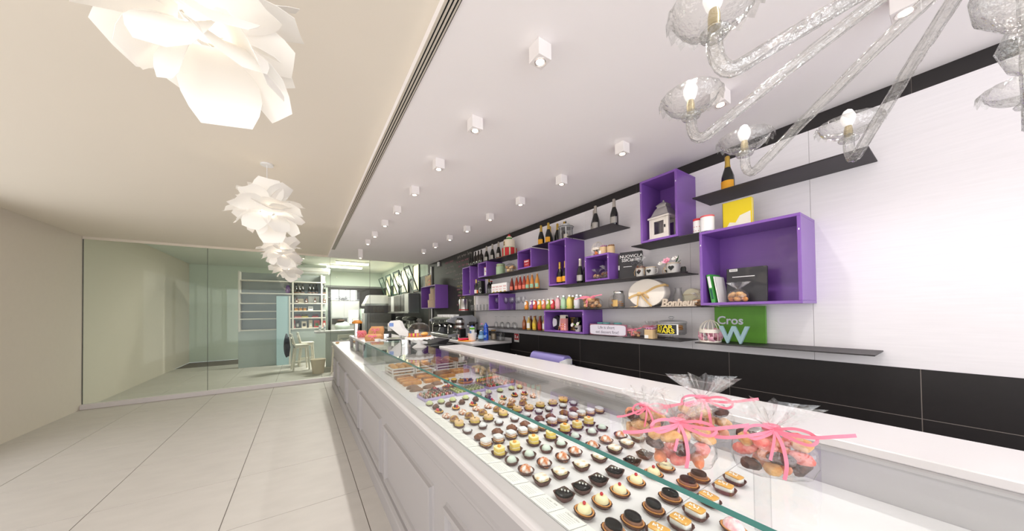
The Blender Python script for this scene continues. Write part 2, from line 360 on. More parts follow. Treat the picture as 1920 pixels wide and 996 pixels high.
# description cards on the rail
cardy = [.52+.098*i for i in range(17)]
tilt = atan2(.014, .085)
titles = {0: 'Crostatina', 2: 'Cheese Cake', 3: 'Sacher 70%'}
rowname = ['caramel slices', 'black glazed tartlets', 'cream dome tartlets', 'dark chocolate squares', 'toasted meringue squares', 'sugared brioches', 'pale mint domes', 'yellow sponge cubes', 'white layered slices', 'brown shells', 'sugar balls', 'beige layered squares', 'cream puffs', 'powdered buns', 'berry tartlets', 'truffles', 'pistachio mounds']
for i, y in enumerate(cardy):
    o = T('description_card', f'small white description card with fine grey print in front of the {rowname[i]}', 'card', (.648, y, .9725), 0, 'description cards on the rail')
    o.rotation_euler = (0, tilt, 0)
    P('sheet', cached('card', lambda: MB().box(0, .076, -.047, .047, -.0003, .0006).mesh(CARD)), o)
    m = MB()
    m2 = MB()
    if i in (2, 3): m2.text(titles[i], .0115, .0001, (0, 0, 0), 'flat', 'CENTER', 0, .3)
    else:
        m2.strip([(-.016+.0025*k, .0012*sin(k*2.1+i)+.0012*sin(k*1.1), 0) for k in range(14)], .0007, (0, 1, 0), .0001)
    # reading direction is -y, top of the text towards +x
    m.add([(.060+v[1], -v[0], .0008+v[2]*.3) for v in m2.v], m2.f)
    for r in range(4):
        L = .036-.004*((r*3+i) % 3)
        pts = [(.046-.0095*r+.0011*sin(k*1.9+r+i), L-2*L*k/26+.0015*sin(k*.9+i), .0009) for k in range(27)]
        m.strip(pts, .0007, (1, 0, 0), .0001)
    P('print', m.mesh(INK), o)

# ------------------------------------------------------------------ pastries
def ring_pts(a, b, n, z, N=32, flute=0.0, tips=0.0):
    r = []
    for j in range(N):
        t = 2*pi*j/N; ct, s_ = cos(t), sin(t)
        k = (abs(ct)**n+abs(s_)**n)**(-1/n)*(1+flute*cos(j*pi))
        q = abs(sin(2*t))**5 if n > 2.5 else abs(s_)**8
        k *= 1+.5*tips/.03*q*.3
        r.append((a*k*ct, b*k*s_, z+tips*q))
    return r
def cup(a, b, n, h, tips=.004):
    def f():
        m = MB()
        m.loft([ring_pts(a*.72, b*.72, n, 0, flute=.012), ring_pts(a*.86, b*.86, n, h*.5, flute=.02), ring_pts(a, b, n, h, flute=.018, tips=tips),
                ring_pts(a*.97, b*.97, n, h, flute=.018, tips=tips), ring_pts(a*.82, b*.82, n, h*.5, flute=.02), ring_pts(a*.68, b*.68, n, .0015)], True, True)
        return m.mesh(PAPER)
    return cached(('cup', a, b, n, h, tips), f)
def dome(a, b, z0, h, n=2.0, seed=0, amp=0.0, N=20, sq=1.0):
    m = MB(); rings = []; rnd = random.Random(seed); ph = [rnd.uniform(0, 6.3) for _ in range(4)]
    for i in range(6):
        t = pi/2*i/5; k = cos(t)**sq if i < 5 else .02; ring = []
        for p in ring_pts(a*max(k, .03), b*max(k, .03), n, z0+h*sin(t), N):
            th = atan2(p[1], p[0]); q = 1+amp*(sin(3*th+ph[0])+.7*sin(5*th+ph[1]+i))
            ring.append((p[0]*q, p[1]*q, p[2]*1.0+amp*.02*sin(4*th+ph[2]+i)))
        rings.append(ring)
    return m.loft(rings, True, True)
def slab(a, b, z0, z1, n=5.0, k=.97): return MB().loft([ring_pts(a, b, n, z0, 24), ring_pts(a, b, n, z1-.001, 24), ring_pts(a*k, b*k, n, z1, 24)], True, True)
MINTG = mat('pistachio_cream', (208, 216, 158), .6, var=.1, vs=90, bump=.4, bs=150)
TRUF = mat('cocoa', (98, 62, 52), .8, var=.2, vs=100, bump=.5, bs=160)
CRUST = mat('shortcrust', (208, 142, 76), .65, var=.14, vs=80, bump=.2)
CUST = mat('custard', (240, 196, 70), .4, var=.06, coat=.3)
RASP = mat('raspberry', (206, 34, 64), .4, var=.15, vs=200, bump=.4, bs=300)
BLUEB = mat('blueberry', (34, 36, 52), .5, var=.15, vs=80)
SUGB = two_tone('sugared_bun', (190, 112, 66), (244, 234, 224), 60, .75, .42, .56)
PUFF = two_tone('puff_caramel', (112, 56, 28), (226, 176, 86), 26, .35, .40, .6, .2, .3)
BEIGE = mat('beige_biscuit', (226, 190, 140), .6, var=.08, vs=60)
YELL = mat('yellow_sponge', (236, 206, 100), .75, var=.1, vs=90, bump=.3)
SUGW = mat('icing_sugar', (224, 224, 226), .85, var=.1, vs=70, bump=.4, bs=120)
SHELL = mat('brown_shell', (120, 66, 32), .35, var=.25, vs=50, bump=.3, coat=.3)
WTOP = mat('white_icing', (246, 240, 230), .55, var=.03)
JAM = mat('orange_jam', (214, 140, 44), .35, var=.15, coat=.3)
CREAMY = mat('lemon_cream', (246, 232, 176), .5, var=.05)
CAND = mat('candied_orange', (250, 160, 30), .25, var=.1, coat=.4)
MINTD = mat('mint_dome', (214, 226, 214), .55, var=.06, vs=60)
BRIO = two_tone('sugared_brioche', (204, 118, 58), (248, 242, 236), 48, .7, .40, .6)
TOAST = two_tone('toasted_meringue', (250, 244, 232), (224, 176, 112), 45, .6, .42, .68)
CHOC = mat('chocolate', (56, 32, 28), .4, var=.12)
GLZ = mat('black_glaze', (14, 10, 11), .08, var=0, spec=.22)
CHEE = mat('cheese_cream', (246, 236, 190), .4, var=.02, coat=.15)
CURR = mat('redcurrant', (196, 14, 34), .12, var=.05, coat=.6)
MOUS = mat('mocha_mousse', (140, 98, 76), .5, var=.06)
PANNA = mat('panna_cotta', (246, 244, 240), .45, var=.02)
CARA = mat('caramel_glaze', (232, 174, 84), .18, var=.08, vs=60, coat=.5)
PINKG = two_tone('pink_glaze', (244, 178, 190), (250, 226, 228), 60, .2, .4, .6, .05, .5)
PEARL = mat('white_pearl', (250, 248, 244), .4, var=0)
def cm(key, fn, m, sm=50): return cached(key, lambda: fn().mesh(m, sm))
def bits(key, m, pts, r):
    def f():
        b = MB()
        for i, p in enumerate(pts): b.blob(p, (r, r, r), i, .12, 7, 5)
        return b
    return cm(key, f, m)
OV = (.026, .036); 
def f_pistachio(o, s): P('paper_cup', cup(.027, .034, 2, .013, 0), o); P('mound', cm(('pi', s % 3), lambda: dome(.024, .030, .008, .026, 2, s % 3, .05), MINTG), o)
def f_truffle(o, s): P('paper_cup', cup(.025, .027, 2, .014, 0), o); P('truffle_ball', cm(('tr', s % 3), lambda: MB().blob((0, 0, .017), (.022, .023, .015), s % 3, .1, 12, 8), TRUF), o)
def f_berry(o, s):
    P('tart_shell', cm('bts', lambda: MB().loft([ring_pts(.019, .026, 2, 0), ring_pts(.026, .034, 2, .013), ring_pts(.024, .032, 2, .013), ring_pts(.02, .027, 2, .009)], True, True), CRUST), o)
    P('paper_cup', cup(.027, .035, 2, .009, 0), o, (0, 0, -.0005))
    P('custard', cm('btc', lambda: dome(.022, .029, .009, .006), CUST), o)
    for k, (x, y) in enumerate([(.004, -.014), (-.008, -.002), (.008, .002), (-.004, .014)]):
        q = (k+s) % 2
        P('raspberry' if q else 'blueberry', bits('rasp' if q else 'blue', RASP if q else BLUEB, [(0, 0, 0)], .0095), o, (x, y, .019))
def f_bun(o, s): P('paper_cup', cup(.026, .033, 2, .011, 0), o); P('bun', cm(('bn', s % 3), lambda: dome(.026, .033, .006, .023, 2, s % 3, .05), SUGB), o)
def f_puff(o, s):
    P('paper_cup', cup(.028, .036, 2, .012, .003), o)
    P('cream', cm('pfc', lambda: dome(.027, .034, .007, .013, 2, 0, .03), CUST), o); P('caramel_cap', cm(('pf', s % 2), lambda: dome(.026, .032, .016, .021, 2, s % 2, .04), PUFF), o)
def f_square(o, s):
    P('paper_cup', cup(.032, .034, 3.2, .014), o); P('sponge', cm('sq1', lambda: slab(.022, .024, .006, .024), YELL), o)
    P('biscuit_top', cm('sq2', lambda: slab(.023, .025, .024, .035), BEIGE), o); P('cocoa_dot', cm('sq3', lambda: dome(.0045, .0045, .035, .004), CHOC), o)
def f_sugarball(o, s): P('paper_cup', cup(.026, .030, 2, .016, .002), o); P('ball', cm(('sb', s % 3), lambda: MB().blob((0, 0, .017), (.022, .025, .0145), s % 3, .07, 12, 8), SUGW), o)
def f_shell(o, s): P('paper_cup', cup(.030, .034, 2.2, .012, .002), o); P('shell', cm(('sh', s % 3), lambda: dome(.027, .032, .006, .024, 2.4, s % 3, .09), SHELL), o)
def f_slice(o, s):
    P('paper_cup', cup(.030, .036, 3, .014), o)
    P('cream_layer', cm('sl1', lambda: slab(.020, .024, .006, .014), CREAMY), o); P('jam_layer', cm('sl2', lambda: slab(.021, .025, .014, .019), JAM), o)
    P('sponge_layer', cm('sl3', lambda: slab(.020, .024, .019, .025), WTOP), o); P('jam_layer', cm('sl4', lambda: slab(.021, .025, .025, .028), JAM), o); P('icing_top', cm('sl5', lambda: slab(.021, .025, .028, .037), SUGW), o)
def f_lemon(o, s):
    P('paper_cup', cup(.033, .036, 3.2, .015), o)
    P('sponge', cm('le1', lambda: slab(.021, .023, .006, .022), YELL), o); P('cream_layer', cm('le2', lambda: slab(.0205, .0225, .022, .025), WTOP), o); P('sponge', cm('le3', lambda: slab(.021, .023, .025, .040), YELL), o)
    P('icing_top', cm('le4', lambda: slab(.021, .023, .040, .043), CREAMY), o); P('orange_slice', cm('le5', lambda: MB().blob((0, 0, .046), (.010, .012, .0045), 2, .12, 10, 6), CAND), o)
def f_mint(o, s): P('paper_cup', cup(.031, .034, 2, .016, .003), o); P('dome', cm('mi', lambda: dome(.022, .024, .006, .025, 2, 0, 0, 20, .7), MINTD), o)
def f_brioche(o, s): P('paper_cup', cup(.032, .037, 2, .016, .003), o); P('brioche', cm(('br', s % 3), lambda: dome(.026, .031, .006, .029, 2, s % 3, .05), BRIO), o)
def f_meringue(o, s):
    P('paper_cup', cup(.030, .033, 4.2, .019, .003), o); P('chocolate_base', cm('me1', lambda: slab(.022, .0245, .004, .018), CHOC), o)
    P('cream_layer', cm('me2', lambda: slab(.0225, .025, .018, .021), CREAMY), o); P('meringue_top', cm('me3', lambda: slab(.0225, .025, .021, .028, 6, .95), TOAST), o)
def f_sacher(o, s):
    P('paper_cup', cup(.031, .033, 4.2, .019, .003), o); P('chocolate_cake', cm('sa1', lambda: slab(.0235, .0255, .004, .023, 6, .95), GLZ), o)
    for k in range(3): P('sugar_pearl', bits('pearl', PEARL, [(0, 0, 0)], .0032), o, (.006*(k-1)+.004, .010*(1-k), .0262))
def f_cheese(o, s):
    P('paper_cup', cup(.031, .039, 2, .013, 0), o)
    P('tart_shell', cm('ch1', lambda: MB().loft([ring_pts(.022, .028, 2, .002), ring_pts(.028, .035, 2, .016), ring_pts(.024, .031, 2, .016), ring_pts(.022, .028, 2, .012)], True, True), CRUST), o)
    P('jam', cm('ch2', lambda: slab(.0225, .029, .012, .0145, 2), BLUEB), o); P('cream_dome', cm('ch3', lambda: dome(.0225, .0245, .013, .0215, 2, 0, 0, 24, .5), CHEE), o)
    P('redcurrant', cm('ch4', lambda: MB().blob((0, 0, 0), (.006, .006, .006), 0, 0, 12, 8), CURR), o, (0, 0, .0385))
def f_glaze(o, s):
    P('paper_cup', cup(.031, .04, 2, .013, 0), o)
    P('tart_shell', cached('ch1', None), o, (0, 0, 0), (0, 0, 0), (1.0, 1.02, 1)); P('mousse', cm('gl1', lambda: slab(.022, .030, .013, .023, 2, .95), MOUS), o)
    P('glaze', cm('gl2', lambda: MB().loft([ring_pts(.0195*k, .0275*k, 2, z, 28) for k, z in ((.92, .0225), (1, .026), (1, .030), (.95, .034), (.82, .037), (.6, .0392), (.3, .0405), (.05, .041))], True, True), GLZ), o)
def f_caramel(o, s):
    P('paper_cup', cup(.029, .038, 2.6, .017, 0), o); P('panna_block', cm('ca1', lambda: slab(.018, .027, .004, .026, 7), PANNA), o)
    P('caramel_top', cm('ca2', lambda: slab(.0183, .0273, .026, .031, 7, .9), CARA), o)
    P('sugar_grains', bits('grains', PEARL, [(.006*sin(k*2.3), .004+.013*cos(k*1.7+1), .0315) for k in range(9)], .0026), o)
def f_pink(o, s):
    P('paper_cup', cup(.030, .038, 2, .014, 0), o); P('tart_shell', cached('ch1', None), o); P('pink_dome', cm('pk', lambda: dome(.024, .030, .012, .03, 2, 0, .02), PINKG), o)
ROWS = {
 'pistachio': ('pale green pistachio mound in a brown cup', [(0.754, 2.164), (0.841, 2.164), (0.926, 2.153), (1.028, 2.147), (1.150, 2.170), (1.25, 2.182), (1.351, 2.173), (1.466, 2.173), (1.547, 2.167)]),
 'truffle': ('round cocoa truffle in a brown cup', [(0.762, 2.062), (0.855, 2.06), (0.954, 2.056), (1.068, 2.061), (1.175, 2.065)]),
 'berry': ('tartlet with raspberries and blueberries', [(0.749, 1.967), (0.871, 1.971), (1.001, 1.967), (1.148, 1.973), (1.256, 1.976), (1.372, 1.992), (1.455, 1.976)]),
 'bun': ('powdered brown bun in a paper cup', [(0.753, 1.85), (0.867, 1.857), (0.973, 1.866), (1.064, 1.866), (1.185, 1.879), (1.28, 1.888), (1.382, 1.88), (1.471, 1.881)]),
 'puff': ('cream puff with a caramel cap', [(0.765, 1.756), (0.866, 1.756), (0.965, 1.763), (1.072, 1.759), (1.197, 1.782), (1.293, 1.773)]),
 'square': ('beige topped layered sponge square', [(0.752, 1.659), (0.848, 1.648), (0.939, 1.645), (1.053, 1.657), (1.174, 1.673), (1.256, 1.654), (1.352, 1.654), (1.457, 1.643), (1.572, 1.654)]),
 'sugarball': ('powdered sugar ball in a dark cup', [(0.751, 1.549), (0.853, 1.56), (0.956, 1.551), (1.063, 1.545), (1.163, 1.556), (1.265, 1.563), (1.348, 1.561), (1.47, 1.556), (1.571, 1.557)]),
 'shell': ('glossy brown shell pastry', [(0.768, 1.436), (0.878, 1.441), (0.972, 1.441), (1.067, 1.444), (1.19, 1.463), (1.27, 1.455), (1.385, 1.454), (1.482, 1.462)]),
 'slice': ('white topped layered slice with jam', [(0.75, 1.341), (0.823, 1.344), (0.905, 1.351), (0.982, 1.35), (1.047, 1.347), (1.112, 1.348), (1.206, 1.367), (1.275, 1.357), (1.37, 1.36), (1.441, 1.362), (1.511, 1.353), (1.588, 1.345)]),
 'lemon': ('yellow sponge cube topped with candied orange', [(0.752, 1.22), (0.837, 1.218), (0.954, 1.222), (1.065, 1.219), (1.188, 1.243), (1.274, 1.237), (1.375, 1.242)]),
 'mint': ('pale mint dome in a dark cup', [(0.759, 1.128), (0.856, 1.129), (0.956, 1.128), (1.051, 1.129), (1.17, 1.15), (1.286, 1.14), (1.375, 1.146)]),
 'brioche': ('sugar dusted orange brioche in a dark cup', [(0.761, 1.027), (0.86, 1.029), (0.959, 1.02), (1.044, 1.028), (1.159, 1.023), (1.261, 1.027), (1.368, 1.02)]),
 'meringue': ('toasted white meringue square in a dark cup', [(0.765, 0.932), (0.857, 0.927), (0.969, 0.92), (1.087, 0.922), (1.208, 0.935), (1.306, 0.94), (1.406, 0.946)]),
 'sacher': ('glossy dark chocolate square with three white pearls', [(0.768, 0.812), (0.852, 0.806), (0.942, 0.805), (1.042, 0.807), (1.173, 0.818), (1.275, 0.824)]),
 'cheese': ('cream dome tartlet with a red berry', [(0.76, 0.71), (0.845, 0.71), (0.945, 0.712), (1.05, 0.717), (1.157, 0.711), (1.243, 0.71)]),
 'glaze': ('black glazed tartlet', [(0.765, 0.6), (0.844, 0.59), (0.953, 0.588), (1.056, 0.589), (1.19, 0.596), (1.27, 0.594)]),
 'caramel': ('caramel glazed white slice with sugar grains', [(0.859, 0.514), (0.951, 0.5), (1.04, 0.499), (1.147, 0.505), (1.263, 0.504), (1.361, 0.508)]),
 'pink': ('pink glazed tartlet', [(1.059, 0.400)])}
NAMES = {'pistachio': 'pistachio_pastry', 'truffle': 'truffle', 'berry': 'berry_tartlet', 'bun': 'powdered_bun', 'puff': 'cream_puff', 'square': 'sponge_square', 'sugarball': 'sugar_ball', 'shell': 'shell_pastry', 'slice': 'layered_slice',
         'lemon': 'lemon_sponge', 'mint': 'mint_dome', 'brioche': 'brioche', 'meringue': 'meringue_square', 'sacher': 'chocolate_square', 'cheese': 'cheesecake_tartlet', 'glaze': 'glazed_tartlet', 'caramel': 'caramel_slice', 'pink': 'pink_tartlet'}
FN = {k[2:]: v for k, v in list(globals().items()) if k.startswith('f_')}
for kind in ['cheese']+[k for k in ROWS if k != 'cheese']:
    lab, pts = ROWS[kind]
    for i, (x, y) in enumerate(pts):
        if len(pts) == 1: L = lab+' alone at the near end of the display'
        elif i == 0: L = lab+', closest to the front glass in its row'
        else: L = f'{lab}, {ORD[i]} from the front glass in its row'
        o = T(NAMES[kind], L, 'pastry', (x-.004, y, ZB+.0005), random.uniform(-.22, .22), 'rows of '+rowname[16-['pistachio','truffle','berry','bun','puff','square','sugarball','shell','slice','lemon','mint','brioche','meringue','sacher','cheese','glaze','caramel'].index(kind)] if kind != 'pink' else None)
        FN[kind](o, i)

# ------------------------------------------------------------------ boxed macarons, slices, tarts, crates behind the small pastries
LILAC = mat('lilac_card', (196, 180, 226), .6, var=.02)
MACC = {'brown': (120, 74, 58), 'dark brown': (70, 42, 38), 'beige': (206, 166, 122), 'orange': (226, 104, 52), 'green': (58, 140, 84), 'red': (214, 56, 66), 'lime': (176, 196, 96), 'coral': (224, 112, 88)}
def macaron_mesh(cn):
    def f():
        m = MB(); m.lathe([(.0, -.011), (.012, -.010), (.017, -.006), (.0175, -.003)], 14); m.lathe([(.0175, .003), (.017, .006), (.012, .010), (.0, .011)], 14); return m.mesh(mat('macaron_'+cn.replace(' ', '_'), MACC[cn], .6, var=.08, vs=80), 50)
    return cached(('mac', cn), f)
def fill_mesh(): return cached('macf', lambda: MB().lathe([(.0155, -.003), (.016, 0), (.0155, .003)], 12).mesh(CREAM, 50))
CLEAR = thin_glass('clear_lid', (246, 246, 250), 1.3, edge=.15, edge_col=(200, 200, 215), rough=.03)
trays = [('left', .75, .99, 2.262, ['brown', 'dark brown', 'beige', 'orange', 'green', 'red', 'brown']), ('middle', 1.005, 1.275, 2.262, ['lime']*8), ('right', 1.31, 1.58, 2.275, ['coral', 'red', 'green', 'beige', 'orange', 'dark brown', 'coral'])]
for nm, x0, x1, y0, cols in trays:
    W_ = x1-x0; D_ = .165
    o = T('macaron_box', f'{nm} of the three lilac boxes of macarons with clear lid', 'box', (x0, y0, ZB+.0005), radians(3), 'lilac macaron boxes')
    m = MB().box(0, W_, 0, D_, 0, .002).box(0, W_, 0, .002, 0, .022).box(0, W_, D_-.002, D_, 0, .022).box(0, .002, 0, D_, 0, .022).box(W_-.002, W_, 0, D_, 0, .022)
    P('tray', m.mesh(LILAC), o)
    P('lid', MB().loft([[(.003, .003, .02), (W_-.003, .003, .02), (W_-.003, D_-.003, .02), (.003, D_-.003, .02)], [(.003, .003, .048), (W_-.003, .003, .048), (W_-.003, D_-.003, .048), (.003, D_-.003, .048)]], False, True).mesh(CLEAR), o)
    n = len(cols)
    for r in range(4):
        for k in range(n):
            cn = cols[(k+r) % n] if nm != 'middle' else 'lime'
            q = T('macaron', f'{cn} macaron in the {nm} lilac box, {ORD[k]} from the left, {["front", "second", "third", "rear"][r]} row', 'macaron', (0, 0, 0), 0, f'macarons in the {nm} lilac box')
            lx, ly = .02+(W_-.04)*k/(n-1), .022+.040*r
            a = radians(3); q.location = (x0+lx*cos(a)-ly*sin(a), y0+lx*sin(a)+ly*cos(a), ZB+.0205)
            q.rotation_euler = (0, pi/2, radians(3)+random.uniform(-.15, .15))
            P('shell', macaron_mesh(cn), q); P('filling', fill_mesh(), q)
# long slices on white papers
SLB = two_tone('glazed_slice', (172, 104, 48), (116, 68, 36), 34, .35, .4, .6, .5, .2); SLO = two_tone('orange_slice_cake', (186, 110, 44), (214, 150, 76), 34, .4, .4, .6, .5, .2); SLC = two_tone('chocolate_slice', (96, 62, 48), (140, 98, 72), 14, .5, .35, .6, .2)
def long_slice(x, y, L, mt, key, lab, rz=.06):
    o = T('long_pastry_slice', lab, 'pastry', (x, y, ZB+.0005), rz, 'long pastry slices before the crates')
    P('paper', cached(('lp', L), lambda: MB().bbox(-L/2-.008, L/2+.008, -.036, .036, 0, .003, .001).mesh(CARD)), o)
    P('cake', cached(('lc', L, key), lambda: MB().loft([[(-L/2*a, -.03*b, z), (L/2*a, -.03*b, z), (L/2*a, .03*b, z), (-L/2*a, .03*b, z)] for a, b, z in ((.97, .97, .003), (1, 1, .012), (1, 1, .026), (.96, .85, .034), (.9, .4, .037))], True, True).mesh(mt, 50)), o)
es = [(.83, 3.18, .15, SLB, 'a'), (1.015, 3.17, .15, SLB, 'a'), (1.235, 3.18, .17, SLB, 'a'), (1.42, 3.20, .15, SLO, 'b'), (.83, 3.08, .15, SLO, 'b'), (1.02, 3.075, .15, SLO, 'b'), (1.22, 3.08, .15, SLB, 'a'), (1.43, 3.10, .17, SLO, 'b'),
      (.83, 2.965, .16, SLO, 'b'), (1.03, 2.96, .15, SLB, 'a'), (1.22, 2.975, .15, SLO, 'b'), (.83, 2.86, .16, SLO, 'b'), (1.02, 2.865, .15, SLO, 'b')]
cnt = {}
for x, y, L, mt, k in es:
    r = min(range(4), key=lambda i: abs([3.18, 3.08, 2.965, 2.86][i]-y)); cnt[r] = cnt.get(r, 0)+1
    long_slice(x, y, L, mt, k, f'long {"brown" if k == "a" else "orange"} glazed slice, {ORD[cnt[r]-1]} from the front glass, {ORD[r]} row before the crates')
for i, (x, y) in enumerate([(.80, 2.63), (.80, 2.73), (.92, 2.66), (1.02, 2.74)]):
    o = T('chocolate_slice', ['chocolate', 'chocolate', 'chocolate', 'chocolate'][i]+f' coated soft slice, {ORD[i]} from the front glass beside the yellow cupcakes', 'pastry', (x, y, ZB+.0005), .1, 'chocolate coated slices')
    P('cake', cached('chs', lambda: dome(.055, .036, .001, .032, 4, 0, .03).mesh(SLC, 50)), o); P('paper', cached('chp', lambda: MB().bbox(-.06, .06, -.042, .042, 0, .0015, .0005).mesh(CARD)), o)
for i, (x, y) in enumerate([(1.12, 2.76), (1.18, 2.72)]):
    o = T('yellow_cupcake', f'yellow custard cupcake, {"nearer" if i == 0 else "further"} from the front glass behind the chocolate tart', 'pastry', (x, y, ZB+.0005), 0, 'yellow cupcakes')
    P('paper_cup', cup(.03, .03, 2, .03, 0), o); P('custard', cm('yc', lambda: dome(.029, .029, .026, .02, 2, 1, .03), CUST), o)
def tart(x, y, r, lab, topm, bitm, nb, seed):
    o = T('round_tart', lab, 'tart', (x, y, ZB+.0005)); rnd = random.Random(seed)
    P('crust', MB().lathe([(r*.85, 0), (r, .022), (r*.93, .022), (r*.88, .014), (0, .014)], 28).mesh(CRUST, 50), o); P('filling', MB().lathe([(r*.91, .014), (r*.88, .021), (r*.5, .027), (0, .028)], 24).mesh(topm, 60), o)
    for k in range(nb):
        a = rnd.uniform(0, 6.3); q = r*.75*sqrt(rnd.random()); mm = bitm[k % len(bitm)]
        P('fruit', bits(('tb', mm.name), mm, [(0, 0, 0)], .008), o, (q*cos(a), q*sin(a), .031))
tart(1.05, 2.52, .065, 'round chocolate tart with raspberries beside the left macaron box', CHOC, [RASP, CUST, RASP], 9, 1)
tart(1.27, 2.66, .075, 'round dark fruit tart with orange pieces behind the teal glass edge', BLUEB, [BLUEB, CAND, CHOC], 26, 2)
tart(1.36, 2.52, .06, 'round chocolate tart with golden flakes behind the macaron boxes', CHOC, [GOLD, CUST], 12, 3)
tart(.90, 2.49, .05, 'small chocolate berry tart beside the left macaron box', CHOC, [RASP, BLUEB], 9, 4)
# long rows of wrapped macarons behind the right box
for r, cn in enumerate(['dark brown', 'coral', 'orange', 'green']):
    for k in range(8):
        q = T('macaron', f'{cn} macaron behind the right lilac box, {ORD[k]} from the left in its long row', 'macaron', (1.37+.030*k, 2.49+.042*r+.006*k, ZB+.018), 0, f'long row of {cn} macarons')
        q.rotation_euler = (0, pi/2, .2); P('shell', macaron_mesh(cn), q); P('filling', fill_mesh(), q)
# white slatted crates of buns
BUNM = two_tone('golden_bun', (190, 120, 56), (228, 172, 96), 22, .5, .35, .65, .3, .1); BUND = two_tone('dark_bun', (120, 66, 34), (176, 112, 60), 22, .5, .35, .65, .3, .1)
CRW = mat('crate_white', (232, 226, 220), .6, var=.04, vs=20)
cr = [('first', .77, .995, 'filled bread rolls'), ('second', 1.01, 1.225, 'pastry twists'), ('third', 1.245, 1.475, 'brown pastries'), ('fourth', 1.49, 1.615, 'dark buns')]
for ci, (nm, x0, x1, what) in enumerate(cr):
    W_ = x1-x0; D_ = .30
    o = T('slatted_crate', f'{nm} white slatted crate from the front glass, holding {what}', 'crate', (x0, 3.34, ZB+.0005), .02, 'white slatted crates')
    P('base', MB().box(0, W_, 0, D_, 0, .006).mesh(CRW), o)
    for z in (.004, .036, .066):
        for y in (0, D_-.006): P('slat', MB().bbox(0, W_, y, y+.006, z, z+.016, .001).mesh(CRW), o)
        for x in (0, W_-.006): P('slat', MB().bbox(x, x+.006, .006, D_-.006, z, z+.016, .001).mesh(CRW), o)
    for x in (-.004, W_-.008):
        for y in (-.004, D_-.008): P('corner_post', MB().bbox(x, x+.012, y, y+.012, 0, .086, .001).mesh(CRW), o)
    rnd = random.Random(ci)
    nx = max(2, round(W_/.075)); ny = 3
    for i in range(nx):
        for j in range(ny):
            for lay in (0, 1):
                bx = x0+.042+(W_-.084)*i/(nx-1); by = 3.34+.055+.095*j
                q = T('bun', f'{"golden" if ci < 2 else "dark"} pastry in the {nm} crate, {["lower", "upper"][lay]} layer, {ORD[j]} row, {ORD[i]} from the left', 'bun', (bx+rnd.uniform(-.006, .006), by, ZB+.03+.046*lay), rnd.uniform(-.5, .5), f'pastries in the {nm} crate')
                P('crumb', cached(('bun', ci, lay), lambda: MB().blob((0, 0, 0), (.034, .043, .025), ci*2+lay, .08, 12, 8).mesh(BUNM if ci < 2 else BUND, 60)), q)
                if ci == 0 and lay: P('tomato_slice', bits('tom', mat('tomato', (200, 52, 40), .3, coat=.3), [(0, -.02, 0), (.012, -.03, -.004)], .009), q)
